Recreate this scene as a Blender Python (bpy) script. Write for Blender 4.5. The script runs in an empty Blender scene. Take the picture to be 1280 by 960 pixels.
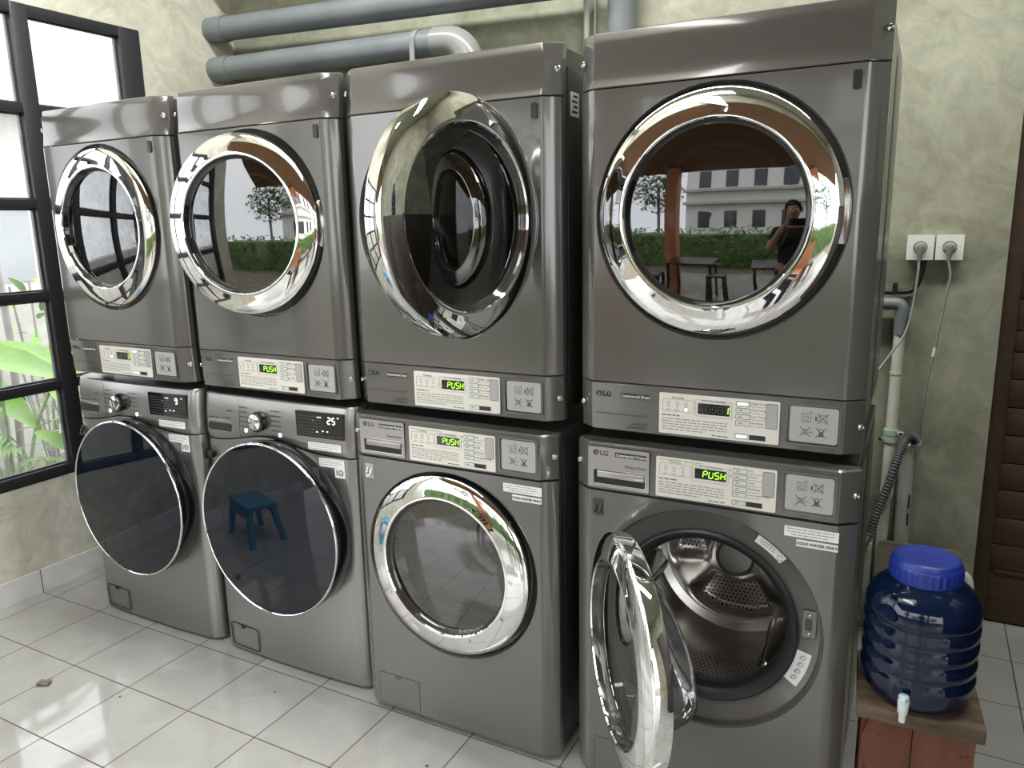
import bpy, bmesh, math, random
from mathutils import Vector, Matrix
R = math.radians
random.seed(7)
sc = bpy.context.scene
COL = sc.collection

# ------------------------------------------------------------------ camera
cam = bpy.data.cameras.new('camera'); camo = bpy.data.objects.new('camera', cam); COL.objects.link(camo)
cam.sensor_fit = 'HORIZONTAL'; cam.sensor_width = 36.0
cam.lens = 959.53 / 1280 * 36.0
cam.clip_start = 0.05; cam.clip_end = 200
yaw, pitch, roll = 0.4913, 0.2048, -0.0201
fw = Vector((-math.sin(yaw) * math.cos(pitch), math.cos(yaw) * math.cos(pitch), -math.sin(pitch)))
rt = Vector((math.cos(yaw), math.sin(yaw), 0)); up = rt.cross(fw)
r2 = rt * math.cos(roll) + up * math.sin(roll); u2 = -rt * math.sin(roll) + up * math.cos(roll)
mw = Matrix((r2, u2, -fw)).transposed().to_4x4(); mw.translation = Vector((0.335, -1.7787, 1.5407))
camo.matrix_world = mw
sc.camera = camo

# ------------------------------------------------------------------ light and exposure
sc.view_settings.view_transform = 'Standard'; sc.view_settings.look = 'None'
sc.view_settings.gamma = 1.0; sc.view_settings.use_curve_mapping = False
sc.view_settings.exposure = -0.36
WORLD_STRENGTH = 6.0
SKYLIGHT_W = 158.0
FRONT_FILL_W = 78.0
world = bpy.data.worlds.new('overcast_sky'); sc.world = world; world.use_nodes = True
wn = world.node_tree; wn.nodes.clear()
w_out = wn.nodes.new('ShaderNodeOutputWorld'); w_bg = wn.nodes.new('ShaderNodeBackground')
w_tc = wn.nodes.new('ShaderNodeTexCoord'); w_sep = wn.nodes.new('ShaderNodeSeparateXYZ'); w_rmp = wn.nodes.new('ShaderNodeValToRGB')
wn.links.new(w_tc.outputs['Generated'], w_sep.inputs[0]); wn.links.new(w_sep.outputs['Z'], w_rmp.inputs[0])
w_rmp.color_ramp.elements[0].position = 0.0; w_rmp.color_ramp.elements[0].color = (0.80, 0.84, 0.88, 1)
w_rmp.color_ramp.elements[1].position = 0.6; w_rmp.color_ramp.elements[1].color = (1.0, 1.0, 1.0, 1)
wn.links.new(w_rmp.outputs[0], w_bg.inputs[0]); w_bg.inputs[1].default_value = WORLD_STRENGTH
wn.links.new(w_bg.outputs[0], w_out.inputs[0])
# daylight falling through the long roof slot above the machines
sl = bpy.data.lights.new('roof_slot_daylight', 'AREA'); sl.shape = 'RECTANGLE'; sl.size = 4.2; sl.size_y = 0.22
sl.energy = SKYLIGHT_W; sl.color = (0.98, 1.0, 0.93)
slo = bpy.data.objects.new('roof_slot_daylight', sl); COL.objects.link(slo); slo.location = (-0.6, 0.2, 3.66)
# added fill over the aisle, tilted to brighten machine fronts and left wall
fl = bpy.data.lights.new('aisle_fill_light', 'AREA'); fl.shape = 'RECTANGLE'; fl.size = 2.4; fl.size_y = 0.7
fl.energy = FRONT_FILL_W; fl.color = (1.0, 0.99, 0.96)
flo = bpy.data.objects.new('aisle_fill_light', fl); COL.objects.link(flo); flo.location = (-1.3, -1.45, 3.60); flo.rotation_euler = (0, R(40), 0)
try:
    sc.cycles.use_denoising = True
    sc.cycles.max_bounces = 14; sc.cycles.transparent_max_bounces = 24; sc.cycles.glossy_bounces = 6
    sc.cycles.sample_clamp_indirect = 6.0; sc.cycles.caustics_reflective = False; sc.cycles.caustics_refractive = False
except Exception:
    pass

# ------------------------------------------------------------------ materials
def mat(name, col, rough=0.5, metal=0.0, coat=0.0, spec=0.5, emit=None, estr=0.0):
    m = bpy.data.materials.new(name); m.use_nodes = True
    b = m.node_tree.nodes['Principled BSDF']
    b.inputs['Base Color'].default_value = (*col, 1); b.inputs['Roughness'].default_value = rough
    b.inputs['Metallic'].default_value = metal; b.inputs['Coat Weight'].default_value = coat
    b.inputs['Coat Roughness'].default_value = 0.04
    b.inputs['Specular IOR Level'].default_value = spec
    if emit:
        b.inputs['Emission Color'].default_value = (*emit, 1); b.inputs['Emission Strength'].default_value = estr
    return m
def nd(m, t): return m.node_tree.nodes.new(t)
def lk(m, a, b): m.node_tree.links.new(a, b)
def bsdf(m): return m.node_tree.nodes['Principled BSDF']
def noise_col(m, stops, scale=3.0, detail=8.0, rough=0.6, distortion=0.0, coord='Object', stretch=(1, 1, 1), bump=0.0, bscale=None):
    tc = nd(m, 'ShaderNodeTexCoord'); mp = nd(m, 'ShaderNodeMapping'); mp.inputs['Scale'].default_value = stretch
    n = nd(m, 'ShaderNodeTexNoise'); n.inputs['Scale'].default_value = scale; n.inputs['Detail'].default_value = detail
    n.inputs['Roughness'].default_value = rough; n.inputs['Distortion'].default_value = distortion
    lk(m, tc.outputs[coord], mp.inputs[0]); lk(m, mp.outputs[0], n.inputs['Vector'])
    rp = nd(m, 'ShaderNodeValToRGB'); e = rp.color_ramp.elements
    e[0].position = stops[0][0]; e[0].color = (*stops[0][1], 1); e[1].position = stops[-1][0]; e[1].color = (*stops[-1][1], 1)
    for p, c in stops[1:-1]:
        k = e.new(p); k.color = (*c, 1)
    lk(m, n.outputs['Fac'], rp.inputs[0]); lk(m, rp.outputs[0], bsdf(m).inputs['Base Color'])
    if bump:
        n2 = nd(m, 'ShaderNodeTexNoise'); n2.inputs['Scale'].default_value = bscale or scale * 6; n2.inputs['Detail'].default_value = 6
        lk(m, mp.outputs[0], n2.inputs['Vector'])
        bp = nd(m, 'ShaderNodeBump'); bp.inputs['Strength'].default_value = bump; bp.inputs['Distance'].default_value = 0.01
        lk(m, n2.outputs['Fac'], bp.inputs['Height']); lk(m, bp.outputs[0], bsdf(m).inputs['Normal'])
    return n, rp
def wavy(m, scale, strength, stretch=(1, 1, 1)):
    """a pressed sheet's faint unevenness"""
    tc = nd(m, 'ShaderNodeTexCoord'); mp = nd(m, 'ShaderNodeMapping'); mp.inputs['Scale'].default_value = stretch
    n = nd(m, 'ShaderNodeTexNoise'); n.inputs['Scale'].default_value = scale; n.inputs['Detail'].default_value = 1.0
    bp = nd(m, 'ShaderNodeBump'); bp.inputs['Strength'].default_value = strength; bp.inputs['Distance'].default_value = 0.02
    lk(m, tc.outputs['Object'], mp.inputs[0]); lk(m, mp.outputs[0], n.inputs['Vector']); lk(m, n.outputs['Fac'], bp.inputs['Height'])
    lk(m, bp.outputs[0], bsdf(m).inputs['Normal'])
def clear_mat(name, tint, gloss=0.12, rough=0.02, haze=0.0, haze_col=(0.8, 0.8, 0.8), fres=1.45, dirt=False, gcol=(1, 1, 1)):
    """thin clear sheet: tinted see-through + mirror-like reflection (+ a little dust)"""
    m = bpy.data.materials.new(name); m.use_nodes = True; nt = m.node_tree; nt.nodes.clear()
    out = nd(m, 'ShaderNodeOutputMaterial'); tr = nd(m, 'ShaderNodeBsdfTransparent'); tr.inputs[0].default_value = (*tint, 1)
    gl = nd(m, 'ShaderNodeBsdfGlossy'); gl.inputs['Roughness'].default_value = rough; gl.inputs[0].default_value = (*gcol, 1)
    lw = nd(m, 'ShaderNodeFresnel'); lw.inputs['IOR'].default_value = fres
    ad = nd(m, 'ShaderNodeMath'); ad.operation = 'ADD'; ad.use_clamp = True; ad.inputs[1].default_value = gloss
    lk(m, lw.outputs[0], ad.inputs[0])
    src = tr
    if haze:
        df = nd(m, 'ShaderNodeBsdfDiffuse'); df.inputs[0].default_value = (*haze_col, 1)
        mh = nd(m, 'ShaderNodeMixShader'); mh.inputs[0].default_value = haze
        tl = nd(m, 'ShaderNodeBsdfTranslucent'); tl.inputs[0].default_value = (*haze_col, 1); ms = nd(m, 'ShaderNodeMixShader'); ms.inputs[0].default_value = 0.6
        lk(m, df.outputs[0], ms.inputs[1]); lk(m, tl.outputs[0], ms.inputs[2])
        lk(m, tr.outputs[0], mh.inputs[1]); lk(m, ms.outputs[0], mh.inputs[2]); src = mh
        if dirt:
            tc = nd(m, 'ShaderNodeTexCoord'); n = nd(m, 'ShaderNodeTexNoise'); n.inputs['Scale'].default_value = 9; n.inputs['Detail'].default_value = 9
            n.inputs['Roughness'].default_value = 0.75
            mr = nd(m, 'ShaderNodeMapRange'); mr.inputs[1].default_value = 0.4; mr.inputs[2].default_value = 0.75
            mr.inputs[3].default_value = haze * 0.5; mr.inputs[4].default_value = haze * 2.2
            lk(m, tc.outputs['Object'], n.inputs['Vector']); lk(m, n.outputs['Fac'], mr.inputs[0]); lk(m, mr.outputs[0], mh.inputs[0])
    mx = nd(m, 'ShaderNodeMixShader'); lk(m, ad.outputs[0], mx.inputs[0]); lk(m, src.outputs[0], mx.inputs[1]); lk(m, gl.outputs[0], mx.inputs[2])
    lk(m, mx.outputs[0], out.inputs[0])
    return m

M = {}
M['paint'] = mat('grey_metallic_paint', (0.152, 0.146, 0.138), 0.17, 0.35, 0.5); wavy(M['paint'], 4.0, 0.06)
M['cabinet'] = mat('charcoal_cabinet_steel', (0.06, 0.06, 0.057), 0.30, 0.3, 0.2)
M['steel'] = mat('brushed_graphite_steel', (0.335, 0.325, 0.315), 0.28, 0.9); wavy(M['steel'], 60, 0.02, (40, 1, 0.4))
M['chrome'] = mat('chrome', (0.88, 0.88, 0.88), 0.03, 1.0)
M['chrome_dull'] = mat('satin_chrome', (0.62, 0.62, 0.60), 0.18, 1.0)
M['black'] = mat('black_plastic', (0.012, 0.012, 0.013), 0.35)
M['black_gloss'] = mat('gloss_black_plastic', (0.008, 0.009, 0.011), 0.06, 0.0, 0.5)
M['smoke'] = mat('smoked_door_plastic', (0.05, 0.048, 0.045), 0.08, 0.2, 0.6)
M['rubber'] = mat('dark_rubber_gasket', (0.018, 0.02, 0.023), 0.42)
M['navy_glass'] = mat('navy_tinted_door_glass', (0.003, 0.006, 0.012), 0.025, 0.0, 0.12, 0.42)
M['glass_smoke'] = clear_mat('smoked_door_window', (0.34, 0.335, 0.33), 0.11, 0.02)
M['glass_clear'] = clear_mat('clear_bowl_glass', (0.90, 0.91, 0.91), 0.01, 0.04, 0.07, (.9, .9, .9), 1.13)
M['label'] = mat('cream_label_film', (0.72, 0.70, 0.63), 0.4)
M['sticker'] = mat('silver_sticker', (0.45, 0.44, 0.43), 0.4, 0.3)
M['white_sticker'] = mat('white_paper_sticker', (0.80, 0.80, 0.80), 0.5)
M['ink'] = mat('dark_ink', (0.03, 0.03, 0.033), 0.5)
M['ink_mid'] = mat('worn_ink', (0.10, 0.10, 0.10), 0.5)
M['ink_soft'] = mat('grey_ink', (0.34, 0.33, 0.31), 0.5)
M['ink_light'] = mat('light_print', (0.75, 0.75, 0.73), 0.5)
M['badge'] = mat('slate_badge', (0.035, 0.037, 0.045), 0.3)
M['drawer'] = mat('silver_drawer_front', (0.42, 0.41, 0.395), 0.28, 0.6)
M['button'] = mat('pale_button', (0.66, 0.66, 0.62), 0.35)
M['led_green'] = mat('green_display_segment', (0.2, 0.4, 0.02), 0.5, emit=(0.42, 1.0, 0.03), estr=1.6)
M['led_white'] = mat('white_display_segment', (0.8, 0.8, 0.8), 0.5, emit=(0.9, 0.95, 1.0), estr=1.5)
M['led_red'] = mat('red_indicator', (0.5, 0.05, 0.03), 0.5, emit=(1.0, 0.15, 0.1), estr=0.9)
M['led_off'] = mat('unlit_display_segment', (0.07, 0.075, 0.07), 0.4)
M['drum'] = mat('stainless_drum', (0.50, 0.48, 0.45), 0.22, 1.0)
M['hub'] = mat('brushed_hub_plate', (0.30, 0.295, 0.28), 0.3, 0.9)
M['pvc_grey'] = mat('grey_pvc', (0.15, 0.168, 0.19), 0.42); noise_col(M['pvc_grey'], [(0.3, (0.13, 0.148, 0.168)), (0.7, (0.185, 0.20, 0.215))], 5, 6)
M['pvc_elbow'] = mat('pale_grey_pvc', (0.25, 0.256, 0.258), 0.25)
M['pvc_white'] = mat('aged_white_pvc', (0.62, 0.63, 0.55), 0.4); noise_col(M['pvc_white'], [(0.3, (0.50, 0.51, 0.44)), (0.6, (0.62, 0.63, 0.56))], 9, 6)
M['pvc_milky'] = mat('milky_grey_pipe', (0.42, 0.41, 0.38), 0.35); noise_col(M['pvc_milky'], [(0.3, (0.36, 0.35, 0.32)), (0.7, (0.48, 0.47, 0.44))], 6, 5)
M['clamp'] = mat('pale_green_plastic', (0.36, 0.50, 0.36), 0.45)
M['hose'] = mat('grey_corrugated_hose', (0.10, 0.105, 0.115), 0.45)
M['cord'] = mat('grey_power_cord', (0.26, 0.26, 0.25), 0.5)
M['socket'] = mat('white_socket_plastic', (0.78, 0.78, 0.74), 0.35)
M['tap'] = mat('white_tap_plastic', (0.80, 0.85, 0.87), 0.3)
M['lid_blue'] = mat('blue_lid_plastic', (0.014, 0.034, 0.27), 0.35)
M['board'] = mat('worn_tan_board', (0.24, 0.20, 0.14), 0.8); noise_col(M['board'], [(0.3, (0.17, 0.14, 0.095)), (0.6, (0.27, 0.225, 0.16))], 8, 7, stretch=(1, 1, 4))
M['white_can'] = mat('white_can_plastic', (0.72, 0.73, 0.70), 0.4)
M['concrete'] = mat('pale_concrete', (0.45, 0.47, 0.42), 0.85); noise_col(M['concrete'], [(0.3, (0.34, 0.36, 0.32)), (0.7, (0.52, 0.54, 0.48))], 14, 8)
M['frame'] = mat('black_window_steel', (0.022, 0.022, 0.026), 0.4)
M['pane'] = clear_mat('dusty_window_glass', (0.97, 0.97, 0.97), 0.02, 0.01, 0.085, (0.9, 0.9, 0.9), 1.3, True)

def tile_mat(name, x0, y0, s, base, grout=0.0042, rough=0.07):
    m = mat(name, base, rough, 0, 0.0, 0.5)
    g = nd(m, 'ShaderNodeNewGeometry'); sp = nd(m, 'ShaderNodeSeparateXYZ'); lk(m, g.outputs['Position'], sp.inputs[0])
    masks = []; cells = []
    for ax, o in (('X', x0), ('Y', y0)):
        a = nd(m, 'ShaderNodeMath'); a.operation = 'SUBTRACT'; a.inputs[1].default_value = o; lk(m, sp.outputs[ax], a.inputs[0])
        d = nd(m, 'ShaderNodeMath'); d.operation = 'DIVIDE'; d.inputs[1].default_value = s; lk(m, a.outputs[0], d.inputs[0])
        f = nd(m, 'ShaderNodeMath'); f.operation = 'FLOOR'; lk(m, d.outputs[0], f.inputs[0]); cells.append(f)
        fr = nd(m, 'ShaderNodeMath'); fr.operation = 'SUBTRACT'; lk(m, d.outputs[0], fr.inputs[0]); lk(m, f.outputs[0], fr.inputs[1])
        c = nd(m, 'ShaderNodeMath'); c.operation = 'SUBTRACT'; c.inputs[1].default_value = 0.5; lk(m, fr.outputs[0], c.inputs[0])
        ab = nd(m, 'ShaderNodeMath'); ab.operation = 'ABSOLUTE'; lk(m, c.outputs[0], ab.inputs[0])
        gt = nd(m, 'ShaderNodeMath'); gt.operation = 'GREATER_THAN'; gt.inputs[1].default_value = 0.5 - grout / s / 2; lk(m, ab.outputs[0], gt.inputs[0])
        masks.append(gt)
    mk = nd(m, 'ShaderNodeMath'); mk.operation = 'MAXIMUM'; lk(m, masks[0].outputs[0], mk.inputs[0]); lk(m, masks[1].outputs[0], mk.inputs[1])
    cb = nd(m, 'ShaderNodeCombineXYZ'); lk(m, cells[0].outputs[0], cb.inputs[0]); lk(m, cells[1].outputs[0], cb.inputs[1])
    wn_ = nd(m, 'ShaderNodeTexWhiteNoise'); lk(m, cb.outputs[0], wn_.inputs['Vector'])
    n = nd(m, 'ShaderNodeTexNoise'); n.inputs['Scale'].default_value = 5.0; n.inputs['Detail'].default_value = 8; n.inputs['Distortion'].default_value = 1.2
    off = nd(m, 'ShaderNodeVectorMath'); off.operation = 'ADD'; sc3 = nd(m, 'ShaderNodeVectorMath'); sc3.operation = 'SCALE'; sc3.inputs['Scale'].default_value = 7
    lk(m, wn_.outputs['Color'], sc3.inputs[0]); lk(m, g.outputs['Position'], off.inputs[0]); lk(m, sc3.outputs[0], off.inputs[1]); lk(m, off.outputs[0], n.inputs['Vector'])
    rp = nd(m, 'ShaderNodeValToRGB'); e = rp.color_ramp.elements
    e[0].position = 0.30; e[0].color = (base[0] * 0.86, base[1] * 0.85, base[2] * 0.83, 1); e[1].position = 0.62; e[1].color = (*base, 1)
    lk(m, n.outputs['Fac'], rp.inputs[0])
    mx = nd(m, 'ShaderNodeMix'); mx.data_type = 'RGBA'; lk(m, mk.outputs[0], mx.inputs[0]); lk(m, rp.outputs[0], mx.inputs[6]); mx.inputs[7].default_value = (0.07, 0.055, 0.045, 1)
    lk(m, mx.outputs[2], bsdf(m).inputs['Base Color'])
    mr = nd(m, 'ShaderNodeMapRange'); mr.inputs[3].default_value = rough; mr.inputs[4].default_value = 0.7; lk(m, mk.outputs[0], mr.inputs[0]); lk(m, mr.outputs[0], bsdf(m).inputs['Roughness'])
    # each tile lies a hair out of level
    bw = nd(m, 'ShaderNodeTexNoise'); bw.inputs['Scale'].default_value = 2.2; bw.inputs['Detail'].default_value = 1
    lk(m, off.outputs[0], bw.inputs['Vector'])
    bp = nd(m, 'ShaderNodeBump'); bp.inputs['Strength'].default_value = 0.05; bp.inputs['Distance'].default_value = 0.02
    lk(m, bw.outputs['Fac'], bp.inputs['Height']); lk(m, bp.outputs[0], bsdf(m).inputs['Normal'])
    return m
M['floor'] = tile_mat('white_glazed_floor_tile', -0.184, -0.005, 0.30, (0.375, 0.371, 0.359))
M['plinth_tile'] = tile_mat('white_wall_tile', -0.184, -0.004, 0.30, (0.66, 0.655, 0.64))

M['plaster'] = mat('olive_cement_plaster', (0.4, 0.4, 0.33), 0.62)
def plaster(m, c0=(0.21, 0.207, 0.155), c1=(0.335, 0.335, 0.262), c2=(0.46, 0.46, 0.375)):
    tc = nd(m, 'ShaderNodeTexCoord')
    n1 = nd(m, 'ShaderNodeTexNoise'); n1.inputs['Scale'].default_value = 2.1; n1.inputs['Detail'].default_value = 9; n1.inputs['Roughness'].default_value = 0.62; n1.inputs['Distortion'].default_value = 0.8
    n2 = nd(m, 'ShaderNodeTexNoise'); n2.inputs['Scale'].default_value = 7; n2.inputs['Detail'].default_value = 10; n2.inputs['Roughness'].default_value = 0.7; n2.inputs['Distortion'].default_value = 1.5
    lk(m, tc.outputs['Object'], n1.inputs['Vector']); lk(m, tc.outputs['Object'], n2.inputs['Vector'])
    rp = nd(m, 'ShaderNodeValToRGB'); e = rp.color_ramp.elements
    e[0].position = 0.28; e[0].color = (*c0, 1); e[1].position = 0.68; e[1].color = (*c2, 1)
    k = e.new(0.47); k.color = (*c1, 1)
    lk(m, n1.outputs['Fac'], rp.inputs[0])
    r2_ = nd(m, 'ShaderNodeValToRGB'); e = r2_.color_ramp.elements
    e[0].position = 0.35; e[0].color = (0.80, 0.80, 0.79, 1); e[1].position = 0.68; e[1].color = (1.14, 1.13, 1.09, 1)
    lk(m, n2.outputs['Fac'], r2_.inputs[0])
    mx = nd(m, 'ShaderNodeMix'); mx.data_type = 'RGBA'; mx.blend_type = 'MULTIPLY'; mx.inputs[0].default_value = 1
    lk(m, rp.outputs[0], mx.inputs[6]); lk(m, r2_.outputs[0], mx.inputs[7]); lk(m, mx.outputs[2], bsdf(m).inputs['Base Color'])
    bp = nd(m, 'ShaderNodeBump'); bp.inputs['Strength'].default_value = 0.18; bp.inputs['Distance'].default_value = 0.01
    lk(m, n2.outputs['Fac'], bp.inputs['Height']); lk(m, bp.outputs[0], bsdf(m).inputs['Normal'])
plaster(M['plaster'])
M['plaster_left'] = mat('warm_lightened_plaster', (0.45, 0.44, 0.37), 0.6)
plaster(M['plaster_left'], (0.40, 0.385, 0.32), (0.52, 0.51, 0.435), (0.62, 0.61, 0.535))  # warmer tone, also lightened to make up for missing light on this wall
M['ceiling'] = mat('pale_ceiling_plaster', (0.42, 0.43, 0.37), 0.8); noise_col(M['ceiling'], [(0.3, (0.36, 0.37, 0.31)), (0.7, (0.46, 0.47, 0.40))], 2, 8)
M['door_wood'] = mat('dark_brown_door_wood', (0.055, 0.030, 0.014), 0.45); noise_col(M['door_wood'], [(0.3, (0.044, 0.024, 0.011)), (0.7, (0.066, 0.037, 0.018))], 3, 7, stretch=(1, 1, 14))
M['box_wood'] = mat('red_brown_wood', (0.15, 0.052, 0.025), 0.6); noise_col(M['box_wood'], [(0.28, (0.05, 0.018, 0.010)), (0.5, (0.125, 0.040, 0.020)), (0.75, (0.17, 0.068, 0.036))], 4, 8, stretch=(3, 3, 0.6), distortion=0.6)
M['top_wood'] = mat('weathered_stool_top', (0.13, 0.09, 0.06), 0.7); noise_col(M['top_wood'], [(0.3, (0.06, 0.042, 0.028)), (0.55, (0.14, 0.095, 0.06)), (0.75, (0.26, 0.20, 0.15))], 6, 9, stretch=(1, 6, 6))
M['leaf'] = mat('fresh_green_leaf', (0.20, 0.48, 0.04), 0.45)
noise_col(M['leaf'], [(0.3, (0.13, 0.36, 0.015)), (0.7, (0.22, 0.47, 0.035))], 6, 4)
M['fern'] = mat('green_fern_leaf', (0.14, 0.34, 0.06), 0.5); noise_col(M['fern'], [(0.3, (0.10, 0.25, 0.05)), (0.7, (0.24, 0.42, 0.12))], 9, 4)
M['yellow_leaf'] = mat('yellow_green_leaf', (0.5, 0.55, 0.06), 0.5)
M['white_petal'] = mat('white_petal', (0.85, 0.85, 0.85), 0.5)
M['trunk'] = mat('grey_trunk_bark', (0.28, 0.27, 0.26), 0.9); noise_col(M['trunk'], [(0.3, (0.18, 0.17, 0.165)), (0.7, (0.36, 0.35, 0.34))], 12, 8, stretch=(1, 1, 0.3))
M['stone'] = mat('grey_garden_wall', (0.36, 0.36, 0.33), 0.9); noise_col(M['stone'], [(0.3, (0.38, 0.39, 0.35)), (0.7, (0.58, 0.58, 0.54))], 5, 9)
M['soil'] = mat('brown_soil', (0.16, 0.13, 0.10), 0.95); noise_col(M['soil'], [(0.3, (0.10, 0.08, 0.06)), (0.7, (0.22, 0.19, 0.15))], 9, 8)
M['house'] = mat('white_house_render', (0.72, 0.72, 0.70), 0.8)
M['window_dark'] = mat('dark_house_window', (0.05, 0.055, 0.065), 0.1)
M['window_pale'] = mat('pale_house_window', (0.34, 0.37, 0.40), 0.2)
M['hedge'] = mat('hedge_leaf', (0.07, 0.17, 0.03), 0.6); noise_col(M['hedge'], [(0.3, (0.04, 0.085, 0.022)), (0.7, (0.15, 0.25, 0.075))], 7, 6)
M['bamboo'] = mat('woven_bamboo', (0.20, 0.105, 0.045), 0.7); noise_col(M['bamboo'], [(0.3, (0.12, 0.06, 0.025)), (0.7, (0.28, 0.15, 0.07))], 14, 6, stretch=(1, 5, 1))
M['terracotta'] = mat('terracotta_paint', (0.50, 0.20, 0.10), 0.7)
M['stool_blue'] = mat('blue_stool_plastic', (0.05, 0.24, 0.42), 0.35)
M['dark_wood'] = mat('dark_table_wood', (0.03, 0.022, 0.018), 0.4)

# ------------------------------------------------------------------ mesh helpers
def link(name, bm, m, parent=None, smooth=40, mats=None):
    bmesh.ops.recalc_face_normals(bm, faces=bm.faces)
    me = bpy.data.meshes.new(name); bm.to_mesh(me); bm.free()
    for k in (mats or [m]): me.materials.append(k)
    if smooth:
        me.polygons.foreach_set('use_smooth', [True] * len(me.polygons))
        me.set_sharp_from_angle(angle=R(smooth))
    o = bpy.data.objects.new(name, me); COL.objects.link(o)
    if parent: o.parent = parent
    return o
def tag(o, label=None, cat=None, group=None, kind=None):
    if label: o['label'] = label
    if cat: o['category'] = cat
    if group: o['group'] = group
    if kind: o['kind'] = kind
    return o
def empty(name, loc, label, cat, group=None, rz=0.0):
    o = bpy.data.objects.new(name, None); COL.objects.link(o); o.location = loc; o.rotation_euler = (0, 0, rz)
    o.empty_display_size = 0.1
    return tag(o, label, cat, group)
def structure(name, bm, m, parent=None, **k):
    o = link(name, bm, m, parent, **k)
    if not parent: o['kind'] = 'structure'
    return o
def nb(): return bmesh.new()
def box(bm, x0, x1, y0, y1, z0, z1, bev=0.0, mi=0, seg=2):
    vs = [bm.verts.new(p) for p in ((x0, y0, z0), (x1, y0, z0), (x1, y1, z0), (x0, y1, z0), (x0, y0, z1), (x1, y0, z1), (x1, y1, z1), (x0, y1, z1))]
    fs = [bm.faces.new([vs[i] for i in q]) for q in ((0, 3, 2, 1), (4, 5, 6, 7), (0, 1, 5, 4), (1, 2, 6, 5), (2, 3, 7, 6), (3, 0, 4, 7))]
    for f in fs: f.material_index = mi
    if bev:
        es = list({e for f in fs for e in f.edges})
        r = bmesh.ops.bevel(bm, geom=es, offset=bev, segments=seg, affect='EDGES', profile=0.5)
        for f in r['faces']: f.material_index = mi
    return vs
def ring_pts(c, ax, r, n, a0=0.0):
    ax = Vector(ax).normalized(); u = ax.orthogonal().normalized(); w = ax.cross(u)
    return [Vector(c) + (u * math.cos(2 * math.pi * i / n + a0) + w * math.sin(2 * math.pi * i / n + a0)) * r for i in range(n)]
def loft(bm, rings, closed=True, cap0=False, cap1=False, mi=0):
    vr = [[bm.verts.new(p) for p in r] for r in rings]
    n = len(vr[0])
    for a, b in zip(vr, vr[1:]):
        for i in range(n if closed else n - 1):
            f = bm.faces.new((a[i], a[(i + 1) % n], b[(i + 1) % n], b[i])); f.material_index = mi
    if cap0: bm.faces.new(list(reversed(vr[0]))).material_index = mi
    if cap1: bm.faces.new(vr[-1]).material_index = mi
    return vr
def tube(bm, pts, r, n=16, caps=True, mi=0, rfun=None):
    pts = [Vector(p) for p in pts]; rings = []; up_ = None
    for i, p in enumerate(pts):
        t = (pts[min(i + 1, len(pts) - 1)] - pts[max(i - 1, 0)]).normalized()
        if up_ is None: up_ = t.orthogonal().normalized()
        up_ = (up_ - t * up_.dot(t)).normalized(); w = t.cross(up_)
        rr = rfun(i) if rfun else r
        rings.append([p + (up_ * math.cos(2 * math.pi * k / n) + w * math.sin(2 * math.pi * k / n)) * rr for k in range(n)])
    loft(bm, rings, True, caps, caps, mi)
def smooth_path(pts, n=8):
    pts = [Vector(p) for p in pts]; out = []
    for i in range(len(pts) - 1):
        p0 = pts[max(i - 1, 0)]; p1 = pts[i]; p2 = pts[i + 1]; p3 = pts[min(i + 2, len(pts) - 1)]
        for k in range(n):
            t = k / n
            out.append(0.5 * ((2 * p1) + (p2 - p0) * t + (2 * p0 - 5 * p1 + 4 * p2 - p3) * t * t + (3 * p1 - p0 - 3 * p2 + p3) * t ** 3))
    out.append(pts[-1]); return out
def lathe_y(bm, prof, n=96, mi=0, cx=0.0, cz=0.0):
    """profile of (radius, forward distance) turned about the -y axis"""
    rings = []
    for r, h in prof:
        r = max(r, 1e-4)
        rings.append([Vector((cx + r * math.cos(2 * math.pi * i / n), -h, cz + r * math.sin(2 * math.pi * i / n))) for i in range(n)])
    loft(bm, rings, True, False, False, mi)
def lathe_z(bm, prof, n=64, mi=0, c=(0, 0)):
    rings = []
    for r, z in prof:
        r = max(r, 1e-4)
        rings.append([Vector((c[0] + r * math.cos(2 * math.pi * i / n), c[1] + r * math.sin(2 * math.pi * i / n), z)) for i in range(n)])
    loft(bm, rings, True, False, False, mi)
def rrect(x0, x1, z0, z1, r, n=5):
    pts = []
    for cx, cz, a in ((x1 - r, z0 + r, -90), (x1 - r, z1 - r, 0), (x0 + r, z1 - r, 90), (x0 + r, z0 + r, 180)):
        for i in range(n + 1):
            t = R(a + 90 * i / n); pts.append((cx + r * math.cos(t), cz + r * math.sin(t)))
    return pts
def slab(bm, pts, y0, y1, mi=0, edge=0.0):
    """outline in xz, front at y0 (towards the room), back at y1"""
    n = len(pts)
    a = [bm.verts.new((x, y0, z)) for x, z in pts]; b = [bm.verts.new((x, y1, z)) for x, z in pts]
    bm.faces.new(list(reversed(a))).material_index = mi
    for i in range(n): bm.faces.new((a[i], a[(i + 1) % n], b[(i + 1) % n], b[i])).material_index = mi
def plate(name, x0, x1, z0, z1, r, y0, y1, m, parent): 
    bm = nb(); slab(bm, rrect(x0, x1, z0, z1, r), y0, y1); return link(name, bm, m, parent)
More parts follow.
